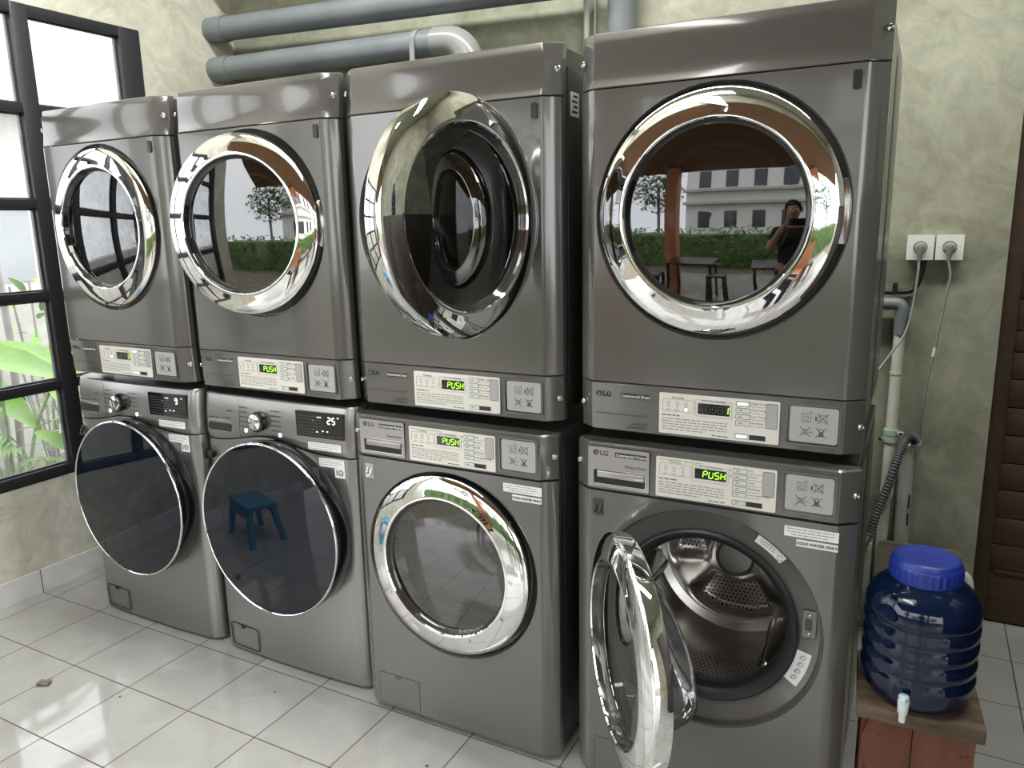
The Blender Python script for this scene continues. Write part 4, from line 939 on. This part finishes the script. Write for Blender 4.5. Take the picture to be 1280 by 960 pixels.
bm = nb(); tube(bm, hp, .0165, 16, True, 0, lambda i: .0150 + .0022 * math.sin(i * 2.1)); link('hose_run', bm, M['hose'], t, 60)
bm = nb(); tube(bm, hp[:10], .0185, 18); link('hose_cuff', bm, M['pvc_milky'], t, 50)

# ================================================================== corner with the water jug
JX, JY, SZ = .393, .070, .457
t = empty('wooden_stool', (.398, .088, 0), 'red-brown wooden box stool under the blue water jug', 'stool', rz=R(4))
bm = nb(); box(bm, -.128, .128, -.120, .130, SZ - .036, SZ, .006)
for v in bm.verts:
    v.co.z += .002 * math.sin(v.co.x * 37); v.co.y += .003 * math.sin(v.co.x * 51)
link('stool_top', bm, M['top_wood'], t, 30)
for k, (a, b, y) in enumerate(((-.104, -.012, -.108), (-.010, .112, -.106))):
    bm = nb(); n = 10
    o = [(a + (.010 * math.sin(i * 1.3) if k == 0 else 0) + (.03 * (1 - i / n) ** 2 if k == 0 else 0), .0 + (SZ - .037) * i / n) for i in range(n + 1)] + [(b, SZ - .037), (b, .0)]
    slab(bm, o, y, y + .016); link('front_board', bm, M['box_wood'], t, 0)
for s in (-1, 1):
    bm = nb(); box(bm, s * .105 - .009, s * .105 + .009, -.090, .118, 0, SZ - .037, .002); link('side_board', bm, M['box_wood'], t, 30)
bm = nb(); box(bm, -.095, .095, .102, .118, 0, SZ - .037, .002); link('back_board', bm, M['box_wood'], t, 30)
bm = nb()
for x, z in ((-.078, SZ - .075), (.098, SZ - .08), (.085, SZ - .085), (-.05, .2)): 
    lathe_y(bm, [(.004, .0), (.0035, .0015), (.0, .0015)], 10)
    for v in bm.verts:
        if abs(v.co.x) < .006 and abs(v.co.z) < .006 and v.co.y > -.01: v.co += Vector((x, -.109, z))
link('nail_heads', bm, M['cabinet'], t, 40)

M['jug'] = clear_mat('deep_blue_jug_plastic', (0.05, 0.12, 0.30), 0.02, 0.07, 0.36, (0.010, 0.055, 0.21), 1.38)
M['jug_water'] = mat('dark_blue_water', (0.006, 0.03, 0.11), 0.1)  # opaque dark blue fill inside the jug
jug = empty('water_jug', (JX, JY, SZ), 'blue plastic water jug with white tap, standing on the wooden stool', 'water jug', rz=R(-12))
prof = [(.0, .004), (.088, .002), (.098, .006), (.106, .018), (.1135, .032)]
for k in range(4):
    z = .048 + .040 * k; prof += [(.1150, z), (.1190, z + .009), (.1195, z + .020), (.1180, z + .028), (.1142, z + .034)]
prof += [(.1165, .206), (.1185, .216), (.1170, .232), (.110, .252), (.098, .268), (.084, .279), (.074, .285), (.069, .290), (.068, .304)]
bm = nb(); rings = []
n = 96
for r, z in prof:
    ring = []
    for i in range(n):
        a = 2 * math.pi * i / n; q = r
        # flat label field at the front, square fields at the sides
        f = max(0, math.cos(a + math.pi / 2))
        if .04 < z < .20 and f > .80: q = min(r, .1158) - .0015
        ring.append(Vector((q * math.cos(a), q * math.sin(a), z)))
    rings.append(ring)
loft(bm, rings); link('jug_body', bm, M['jug'], jug, 50)
bm = nb(); lathe_z(bm, [(.0, .010), (.092, .010), (.105, .03), (.1085, .05), (.1085, .212), (.0, .212)], 64); link('water', bm, M['jug_water'], jug, 40)
bm = nb(); n = 120
prl = [(.066, .290, 0), (.0735, .292, 1), (.0735, .318, 1), (.0735, .322, 0), (.0720, .326, 0), (.0700, .328, 0), (.0690, .331, 0), (.0670, .336, 0), (.0620, .3385, 0), (.055, .3365, 0), (.0, .3365, 0)]
loft(bm, [[Vector(((max(r, 1e-4) + (.0019 if i % 4 < 2 else 0) * g) * math.cos(2 * math.pi * i / n), (max(r, 1e-4) + (.0019 if i % 4 < 2 else 0) * g) * math.sin(2 * math.pi * i / n), z)) for i in range(n)] for r, z, g in prl])
link('jug_lid', bm, M['lid_blue'], jug, 35)
bm = nb(); lathe_z(bm, [(.0725, .288), (.0745, .290), (.0745, .2935), (.0725, .2945)], 64); link('seal_ring', bm, M['lid_blue'], jug, 40)
# tap
tp = nb(); lathe_y(tp, [(.0, .1), (.013, .1), (.0145, .104), (.0145, .109), (.011, .111), (.0085, .118), (.0085, .130)], 28)
tap = link('tap', tp, M['tap'], jug, 40); tap.location = (0, 0, .036); tap.rotation_euler = (0, 0, R(2))
bm = nb(); lathe_z(bm, [(.0, -.040), (.0065, -.040), (.0078, -.022), (.0105, -.018), (.0118, .006), (.0115, .012), (.0, .013)], 28, 0, (0, -.131)); link('spout', bm, M['tap'], tap, 40)
bm = nb(); lathe_z(bm, [(.0, .015), (.0108, .015), (.0112, .020), (.0095, .024), (.0, .025)], 28, 0, (0, -.131)); box(bm, -.006, .006, -.150, -.128, .016, .022, .002); link('tap_lever', bm, mat('pale_blue_lever', (.55, .68, .74), .35), tap, 40)
# things behind the jug
bm = nb(); pts = rrect(-.135, .135, 0, .395, .022, 6); slab(bm, pts, 0, .016); o = link('leaning_board', bm, M['board'], None, 0); o.location = (.402, 1.085, .004); o.rotation_euler = (R(-8), 0, R(2))
tag(o, 'tan wooden board with rounded corners leaning behind the water jug', 'board')
t = empty('jerrycan', (.475, .80, 0), 'white plastic jerrycan behind the blue jug, only its handle showing', 'jerrycan')
bm = nb(); rings = []
for z, s in ((0, .94), (.01, 1), (.26, 1), (.30, .90), (.325, .62), (.33, .3)): rings.append([Vector((x * s, y * s, z)) for x, y in rrect(-.085, .085, -.065, .065, .025, 5)])
loft(bm, rings, True, True, True); link('can_body', bm, M['white_can'], t, 50)
bm = nb(); tube(bm, smooth_path([(-.030, 0, .31), (-.02, 0, .40), (.0, 0, .452), (.035, 0, .462), (.058, 0, .44), (.064, 0, .38), (.064, 0, .29)], 8), .012, 14); link('can_handle', bm, M['white_can'], t, 60)
bm = nb(); box(bm, .200, .244, 1.22, 1.355, 0, .315, .006); o = link('concrete_block', bm, M['concrete'], None, 30); tag(o, 'pale concrete block at the foot of the wall beside the leaning board', 'block')
# bits on the floor
bm = nb(); rnd = random.Random(3); g = [[bm.verts.new((-.022 + .011 * i + rnd.uniform(-.003, .003), -.016 + .008 * j + rnd.uniform(-.003, .003), .003 + .010 * abs(math.sin(i * 1.1 + j * .9)) * rnd.uniform(.5, 1))) for j in range(5)] for i in range(5)]
for i in range(4):
    for j in range(4): bm.faces.new((g[i][j], g[i + 1][j], g[i + 1][j + 1], g[i][j + 1]))
bmesh.ops.solidify(bm, geom=bm.faces[:], thickness=.0012)
o = link('dry_leaf', bm, mat('dry_brown_leaf', (.34, .26, .22), .7), None, 0); o.location = (-2.264, -.428, .0015); o.rotation_euler = (0, 0, R(35)); tag(o, 'small crumpled dry leaf on the floor tiles by the window', 'dry leaf')
for x, y, s in ((-1.957, -.355, .005), (-1.50, -.10, .004), (-.83, -.175, .006)):
    bm = nb(); bmesh.ops.create_icosphere(bm, subdivisions=1, radius=s)
    for v in bm.verts: v.co = Vector((v.co.x * rnd.uniform(.6, 1.3), v.co.y * rnd.uniform(.6, 1.3), v.co.z * .45))
    o = link('dirt_crumb', bm, M['top_wood'], None, 0); o.location = (x, y, s * .40)
    tag(o, {-1.957: 'tiny dark crumb on the floor tile nearest the dry leaf', -1.50: 'tiny dark crumb by the second dark-door front loader', -.83: 'tiny dark crumb by the closed chrome-door washer'}[x], 'crumb', 'crumbs on the floor')

# ================================================================== garden beyond the window
bm = nb(); box(bm, -5.6, -5.3, -5, 6.5, -.2, 1.06, .02); structure('wall_garden', bm, M['stone'], smooth=30)
def leaf_blade(bm, base, tip, width, up_, droop=.15, n=9, lobes=0.0):
    base = Vector(base); tip = Vector(tip); ax = tip - base; L = ax.length; ax.normalize(); side = ax.cross(Vector(up_)).normalized(); nr = side.cross(ax)
    ra = []
    for i in range(n + 1):
        t = i / n; w = width * (math.sin(math.pi * min(1, t * .94 + .06)) ** .75) * (1 - .35 * t) * (1 + lobes * math.sin(t * 24))
        c = base + ax * L * t + nr * (-droop * L * t * t)
        ra.append([c - side * w + nr * w * .22, c - side * w * .5 + nr * w * .05, c, c + side * w * .5 + nr * w * .05, c + side * w + nr * w * .22])
    loft(bm, ra, False)
t = empty('elephant_ear_plant', (-3.72, .35, -.08), 'broad-leaved bright green plant pressing against the window', 'plant')
t_off = Vector((3.72, -.35, .08))
def at(p): return Vector(p) + t_off
bm = nb()
leaf_blade(bm, at((-3.62, .12, 1.00)), at((-3.42, .56, .86)), .155, (.5, .1, 1), .12, 14, .04)
leaf_blade(bm, at((-3.70, -.10, .94)), at((-3.44, .22, .80)), .15, (.6, -.2, 1), .2, 14, .04)
leaf_blade(bm, at((-3.85, .42, .98)), at((-3.60, .82, .80)), .14, (.5, .2, 1), .2, 14, .04)
leaf_blade(bm, at((-4.05, .35, .80)), at((-3.72, .52, .60)), .12, (.6, 0, 1), .2, 12)
leaf_blade(bm, at((-3.9, .70, .70)), at((-3.62, .84, .50)), .10, (.6, 0, 1), .2, 12)
leaf_blade(bm, at((-3.62, .43, .55)), at((-3.42, .52, .46)), .055, (.7, 0, 1), .2, 10)
link('leaves', bm, M['leaf'], t, 60)
bm = nb()
for p in ((-3.62, .12, 1.00), (-3.70, -.10, .94), (-3.85, .42, .98), (-4.05, .35, .80), (-3.9, .70, .70)):
    tube(bm, smooth_path([at((-3.72, .35, -.08)), at(((p[0] - 3.75) / 2, (p[1] + .35) / 2, .45)), at(p)], 6), .010, 8)
link('stems', bm, M['fern'], t, 50)
def frond(bm, base, tip, lift, nl, ll, wl):
    base = Vector(base); tip = Vector(tip); mid = (base + tip) / 2 + Vector((0, 0, lift)); pts = smooth_path([base, mid, tip], 10); tube(bm, pts, .004, 6)
    for i in range(2, nl):
        k = i / nl * (len(pts) - 1); p = pts[int(k)]; q = pts[min(int(k) + 1, len(pts) - 1)]; d = (q - p).normalized(); s = d.cross(Vector((0, 0, 1))).normalized()
        l = ll * math.sin(math.pi * (.12 + .8 * i / nl))
        for sg in (-1, 1): leaf_blade(bm, p, p + s * sg * l + d * l * .45 + Vector((0, 0, -.02)), wl, (0, 0, 1), .25, 3)
def fern(loc, label, spec, m=None):
    t = empty('fern', loc, label, 'fern', 'ferns outside the window'); bm = nb()
    for b, tp_, lf, nl, ll, wl in spec: frond(bm, b, tp_, lf, nl, ll, wl)
    link('fronds', bm, m or M['fern'], t, 60); return t
rf = random.Random(11)
def spec(n, hgt, rad_, nl=16, ll=.14, wl=.014):
    o = []
    for k in range(n):
        a = 2 * math.pi * k / n + rf.uniform(-.3, .3)
        o.append(((0, 0, 0), (rad_ * math.cos(a), rad_ * math.sin(a), hgt * rf.uniform(.45, .9)), hgt * rf.uniform(.35, .6), nl, ll, wl))
    return o
fern((-3.75, .60, -.08), 'feathery fern with arching fronds low in the right window light', spec(9, .75, .38))
fern((-4.75, .30, -.08), 'fern farther out, near the garden wall outside', spec(9, .9, .40))
t = empty('garden_tree', (-4.42, .72, -.08), 'slim pair of grey trunks behind the lowest window light', 'tree'); bm = nb()
tube(bm, smooth_path([(0, .03, 0), (.01, .06, .5), (-.02, .10, 1.0), (-.1, .12, 1.7)], 5), .022, 12); tube(bm, smooth_path([(.02, -.05, 0), (.03, -.03, .5), (0, -.02, 1.0), (-.05, -.1, 1.6)], 5), .026, 12); link('trunk', bm, M['trunk'], t, 60)
t = empty('shrub', (-4.83, 1.20, -.08), 'yellow-green shrub in front of the garden wall, seen through the window', 'shrub'); bm = nb(); bm2 = nb()
for k in range(26):
    a = rf.uniform(0, 6.28); h = rf.uniform(.8, 1.5); rd = rf.uniform(.05, .32); b = Vector((rd * math.cos(a), rd * math.sin(a), h)); leaf_blade(bm, b, b + Vector((.15 * math.cos(a), .15 * math.sin(a), rf.uniform(-.02, .16))), .035, (0, 0, 1), .3, 6)
for k in range(5): tube(bm2, [(0, 0, 0), (.2 * math.cos(k * 1.3), .2 * math.sin(k * 1.3), 1.3)], .008, 6)
link('leaves', bm, M['leaf'], t, 60); link('stems', bm2, M['trunk'], t, 50)
t = empty('white_flower', (-3.55, .66, -.08), 'white blossom on a thin stem at the right edge of the lower window light', 'flower')
bm = nb(); tube(bm, [(0, 0, 0), (.01, .0, .70)], .004, 6); link('stem', bm, M['fern'], t, 50)
bm = nb()
for k in range(5): leaf_blade(bm, (.01, 0, .70), (.01 + .05 * math.cos(k * 1.257), .05 * math.sin(k * 1.257), .72), .018, (0, 0, 1), .1, 5)
link('petals', bm, M['white_petal'], t, 60)
t = empty('house', (-11, 6.5, -.2), 'white house beyond the garden wall, bleached by daylight', 'house')
bm = nb(); box(bm, -2.5, 2.0, -5, 5, 0, 3.2); link('house_wall', bm, M['house'], t, 0)
bm = nb()
loft(bm, [[Vector((-3, -5.5, 3.1)), Vector((2.6, -5.5, 3.1)), Vector((-.2, -5.5, 4.6))], [Vector((-3, 5.5, 3.1)), Vector((2.6, 5.5, 3.1)), Vector((-.2, 5.5, 4.6))]], True, True, True); link('roof', bm, mat('pale_roof_sheet', (.55, .56, .57), .7), t, 0)
for y in (-3.4, -1.4, .8, 3.0):
    bm = nb(); box(bm, 1.98, 2.03, y, y + .6, 1.2, 2.1); link('house_window', bm, M['window_pale'], t, 0)

t = empty('storage_cabinet', (1.47, .10, 0), 'black storage cabinet against the far right wall, seen mirrored in an open dryer door', 'cabinet')
bm = nb(); box(bm, -.33, .33, -1.0, 1.0, .06, 1.62, .004); link('carcass', bm, M['black'], t, 30)
bm = nb(); box(bm, -.30, .30, -.96, .96, 0, .06); link('plinth', bm, M['black'], t, 0)
for k in range(4):
    bm = nb(); box(bm, -.352, -.331, -.99 + .5 * k, -.505 + .5 * k, .08, 1.60, .003); dr = link('cabinet_door', bm, M['dark_wood'], t, 30)
    bm = nb(); box(bm, -.366, -.353, -.56 + .5 * k - (.40 if k % 2 else 0), -.54 + .5 * k - (.40 if k % 2 else 0), .68, .82, .003); link('handle', bm, M['chrome_dull'], dr, 30)
t = empty('water_bottle', (1.40, -.20, 1.62), 'blue water bottle standing on the black storage cabinet', 'bottle')
bm = nb(); lathe_z(bm, [(.0, 0), (.075, 0), (.08, .01), (.08, .09), (.074, .10), (.08, .11), (.08, .20), (.06, .26), (.032, .29), (.032, .32), (.0, .32)], 40); link('bottle_body', bm, M['jug'], t, 40)
bm = nb(); lathe_z(bm, [(.0, .32), (.036, .32), (.036, .36), (.0, .362)], 32); link('bottle_cap', bm, M['lid_blue'], t, 40)

# ================================================================== open terrace behind the camera (seen in the chrome and glass)
bm = nb(); 
loft(bm, [[Vector((LW - .2, y, z)), Vector((3.2, y, z)), Vector((3.2, y, z + .10)), Vector((LW - .2, y, z + .10))] for y, z in ((-1.97, 3.06), (-4.0, 2.45))], True, True, True)
o = structure('ceiling_terrace', bm, M['bamboo'], smooth=0)
for x, nm in ((-1.75, 'pillar'), (1.15, 'pillar')):
    bm = nb(); box(bm, x - .13, x + .13, -3.98, -3.72, 0, 2.50, .01); structure('pillar_1' if x < 0 else 'pillar_2', bm, M['terracotta'], smooth=30)
t = empty('hedge', (-.5, -6.6, -.08), 'clipped green hedge across the open terrace', 'hedge'); t['kind'] = 'stuff'
bm = nb(); rh = random.Random(5)
for k in range(2600):
    x = rh.uniform(-6, 6); z = rh.uniform(.1, 1.25) ; y = rh.uniform(-.25, .35) ; a = rh.uniform(0, 6.28); l = rh.uniform(.10, .2)
    leaf_blade(bm, (x, y, z), (x + l * math.cos(a), y + l * math.sin(a) * .6, z + rh.uniform(-.05, .15)), l * .34, (0, .3, 1), .2, 2)
box(bm, -6, 6, -.30, .15, 0, 1.05); h = link('hedge_leaves', bm, M['hedge'], t, 0); h['kind'] = 'stuff'
t = empty('apartment_house', (-1.5, -19, -.2), 'white building beyond the hedge, reflected in the dryer doors', 'building')
bm = nb(); box(bm, -4, 5, -3, 3, 0, 5.2); link('house_wall', bm, M['house'], t, 0)
bm = nb()
for z in (2.6, 3.5): box(bm, -4.1, 5.1, 3.0, 3.5, z, z + .18)
link('balcony', bm, M['concrete'], t, 0)
for x in (-3, -1, 1, 3):
    for z in (.9, 3.8): bm = nb(); box(bm, x, x + .9, 2.97, 3.03, z, z + 1.2); link('house_window', bm, M['window_dark'], t, 0)
def leafy_tree(loc, hgt, rad_, label, seed):
    t = empty('tree', loc, label, 'tree'); r_ = random.Random(seed); bm = nb(); tube(bm, smooth_path([(0, 0, 0), (.05, 0, hgt * .4), (0, .05, hgt * .8)], 5), .07, 10); link('trunk', bm, M['trunk'], t, 60)
    bm = nb()
    for k in range(900):
        a = r_.uniform(0, 6.28); q = r_.uniform(-1, 1); rr_ = rad_ * r_.uniform(.4, 1); p = Vector((rr_ * math.cos(a) * math.sqrt(1 - q * q), rr_ * math.sin(a) * math.sqrt(1 - q * q), hgt * .75 + rr_ * q * .8)); b = r_.uniform(0, 6.28)
        leaf_blade(bm, p, p + Vector((.22 * math.cos(b), .22 * math.sin(b), r_.uniform(-.1, .1))), .07, (0, 0, 1), .2, 2)
    o = link('crown', bm, M['hedge'], t, 0); return t
leafy_tree((-4.2, -8.2, -.1), 3.6, 1.2, 'leafy tree behind the hedge, towards the window side', 1)
leafy_tree((3.4, -8.0, -.1), 3.2, 1.3, 'leafy tree behind the hedge, towards the jug side', 2)
def bar_table(loc, label):
    t = empty('dining_table', loc, label, 'table'); bm = nb(); box(bm, -.45, .45, -.32, .32, .72, .75, .004); link('tabletop', bm, M['dark_wood'], t, 30)
    for sx in (-1, 1):
        for sy in (-1, 1): bm = nb(); box(bm, sx * .40 - .022, sx * .40 + .022, sy * .27 - .022, sy * .27 + .022, 0, .72, .003); link('leg', bm, M['dark_wood'], t, 30)
def stool(loc, label, m, h, w, name, rz=0):
    t = empty(name, loc, label, 'stool', rz=rz); bm = nb(); box(bm, -w, w, -w * .8, w * .8, h - .03, h, .008); link('seat', bm, m, t, 30)
    for sx in (-1, 1):
        for sy in (-1, 1):
            bm = nb(); loft(bm, [[Vector((sx * (w * 1.08) + a, sy * w * .88 + b, 0)) for a, b in ((-.018, -.018), (.018, -.018), (.018, .018), (-.018, .018))], [Vector((sx * w * .82 + a, sy * w * .62 + b, h - .03)) for a, b in ((-.022, -.022), (.022, -.022), (.022, .022), (-.022, .022))]], True, True, True); link('leg', bm, m, t, 30)
    bm = nb()
    if m == M['stool_blue']: box(bm, -w * .85, w * .85, -w * .8, -w * .74, h - .09, h - .03); box(bm, -w * .85, w * .85, w * .74, w * .8, h - .09, h - .03)
    else: box(bm, -w * .9, w * .9, -.012, .012, h * .3, h * .3 + .02)
    link('stretcher', bm, m, t, 30)
stool((-2.58, -.92, 0), 'blue plastic step stool, reflected in the dark washer door', M['stool_blue'], .26, .16, 'step_stool', R(15))
bar_table((-1.2, -3.5, 0), 'dark wooden table on the terrace nearest the window side')
bar_table((.35, -3.25, 0), 'dark wooden table on the terrace nearest the jug side')
for x, y, l in ((-1.75, -2.95, 'dark bar stool pulled out from the terrace table, window side'), (-.65, -3.0, 'dark bar stool beside the terrace table, middle of the floor'), (1.10, -3.0, 'dark bar stool in front of the terrace table, jug side')): stool((x, y, 0), l, M['dark_wood'], .62, .15, 'bar_stool')

# ================================================================== the person taking the picture, seen only as a reflection
def skinned(name, pts, edges, rads, m, parent, sub=2):
    me = bpy.data.meshes.new(name); me.from_pydata([tuple(p) for p in pts], edges, []); o = bpy.data.objects.new(name, me); COL.objects.link(o)
    o.modifiers.new('skin', 'SKIN'); sv = me.skin_vertices[0].data
    for i, r_ in enumerate(rads): sv[i].radius = r_ if isinstance(r_, tuple) else (r_, r_); sv[i].use_root = (i == 0)
    s_ = o.modifiers.new('sub', 'SUBSURF'); s_.levels = sub; s_.render_levels = sub
    dg = bpy.context.evaluated_depsgraph_get(); m2 = bpy.data.meshes.new_from_object(o.evaluated_get(dg)); bpy.data.objects.remove(o); bpy.data.meshes.remove(me)
    m2.name = name; m2.materials.clear(); m2.materials.append(m); m2.polygons.foreach_set('use_smooth', [True] * len(m2.polygons))
    o = bpy.data.objects.new(name, m2); COL.objects.link(o); o.parent = parent; return o
skin_m = mat('skin', (.42, .24, .16), .5); cloth_m = mat('black_shirt', (.012, .012, .014), .8); trouser_m = mat('dark_trousers', (.02, .022, .03), .8); hair_m = mat('black_hair', (.01, .009, .008), .5)
pe = empty('person', (.36, -2.16, 0), 'person in a black shirt holding up a phone, mirrored in the dryer doors', 'person')
P = [(0, 0, .90), (0, .0, 1.05), (0, -.01, 1.22), (0, -.01, 1.34), (0, .0, 1.42), (0, .01, 1.47), (0, .02, 1.53), (0, .03, 1.60), (0, .02, 1.66),
     (-.16, -.01, 1.35), (-.25, .06, 1.14), (-.15, .22, 1.36), (-.085, .27, 1.46),
     (.16, -.01, 1.35), (.25, .06, 1.14), (.15, .22, 1.36), (.085, .27, 1.46),
     (-.09, 0, .86), (-.10, .01, .47), (-.10, -.01, .09), (-.10, .10, .035), (.09, 0, .86), (.10, .01, .47), (.10, -.01, .09), (.10, .10, .035)]
E = [(0, 1), (1, 2), (2, 3), (3, 4), (4, 5), (5, 6), (6, 7), (7, 8), (3, 9), (9, 10), (10, 11), (11, 12), (3, 13), (13, 14), (14, 15), (15, 16), (0, 17), (17, 18), (18, 19), (19, 20), (0, 21), (21, 22), (22, 23), (23, 24)]
RD = [(.15, .10), (.13, .095), (.15, .105), (.14, .09), .055, .052, (.072, .085), (.076, .092), (.055, .07), .058, .044, .036, .026, .058, .044, .036, .026, .085, .058, .042, .034, .085, .058, .042, .034]
skinned('body', P, E, RD, skin_m, pe)
shirt = skinned('shirt', [P[0], P[1], P[2], P[3], (0, 0, 1.405), P[9], (-.215, .03, 1.23), P[13], (.215, .03, 1.23)], [(0, 1), (1, 2), (2, 3), (3, 4), (3, 5), (5, 6), (3, 7), (7, 8)], [(.165, .115), (.145, .11), (.165, .12), (.155, .105), .068, .072, .060, .072, .060], cloth_m, pe)
skinned('trousers', [(0, 0, .93), (-.09, 0, .84), (-.10, .01, .47), (-.10, -.01, .10), (.09, 0, .84), (.10, .01, .47), (.10, -.01, .10)], [(0, 1), (1, 2), (2, 3), (0, 4), (4, 5), (5, 6)], [(.16, .115), .10, .072, .062, .10, .072, .062], trouser_m, pe)
bm = nb(); bmesh.ops.create_uvsphere(bm, u_segments=24, v_segments=16, radius=1)
for v in bm.verts: v.co = Vector((v.co.x * .088, v.co.y * .100 - .012 - (.02 if v.co.z < 0 else 0), 1.625 + v.co.z * (.095 if v.co.z > 0 else .17)))
bmesh.ops.delete(bm, geom=[v for v in bm.verts if v.co.y > .045 and v.co.z < 1.66], context='VERTS'); link('hair', bm, hair_m, pe, 60)
for sx in (-1, 1):
    for k in range(4):
        skinned('finger', [(sx * .085, .275, 1.465 - .012 * k), (sx * (.098 - .004 * k), .300, 1.485 - .018 * k), (sx * (.090 - .004 * k), .318, 1.490 - .018 * k), (sx * (.072), .322, 1.490 - .018 * k)], [(0, 1), (1, 2), (2, 3)], [.010, .009, .008, .007], skin_m, pe, 1)
    skinned('thumb', [(sx * .080, .268, 1.470), (sx * .070, .282, 1.495), (sx * .052, .290, 1.505)], [(0, 1), (1, 2)], [.011, .010, .008], skin_m, pe, 1)
    bm = nb(); bmesh.ops.create_uvsphere(bm, u_segments=12, v_segments=8, radius=.011); e_ = link('eye', bm, M['white_petal'], pe, 60); e_.location = (sx * .031, .108, 1.605)
    bm = nb(); bmesh.ops.create_uvsphere(bm, u_segments=12, v_segments=8, radius=1)
    for v in bm.verts: v.co = Vector((v.co.x * .010, v.co.y * .018, v.co.z * .030))
    e_ = link('ear', bm, skin_m, pe, 60); e_.location = (sx * .085, .020, 1.60)
bm = nb(); loft(bm, [[Vector((-.012, .112, 1.61)), Vector((.012, .112, 1.61)), Vector((0, .118, 1.615))], [Vector((-.016, .112, 1.572)), Vector((.016, .112, 1.572)), Vector((0, .136, 1.575))]], True, True, True); link('nose', bm, skin_m, pe, 60)
bm = nb(); tube(bm, smooth_path([(-.024, .100, 1.548), (0, .108, 1.546), (.024, .100, 1.548)], 5), .005, 8); link('mouth', bm, mat('lips', (.35, .12, .10), .5), pe, 60)
bm = nb(); box(bm, -.075, .075, -.004, .004, -.037, .037, .003); ph = link('phone', bm, M['black_gloss'], None, 30); ph.location = (.36, -1.855, 1.472); tag(ph, 'black phone held up by the person in the black shirt', 'phone')
bm = nb(); lathe_y(bm, [(.0, .0065), (.007, .0065), (.007, .004), (.0, .004)], 16)
for v in bm.verts: v.co.y = -v.co.y; v.co.x += -.055; v.co.z += .02
link('camera_lens', bm, M['black'], ph, 40)
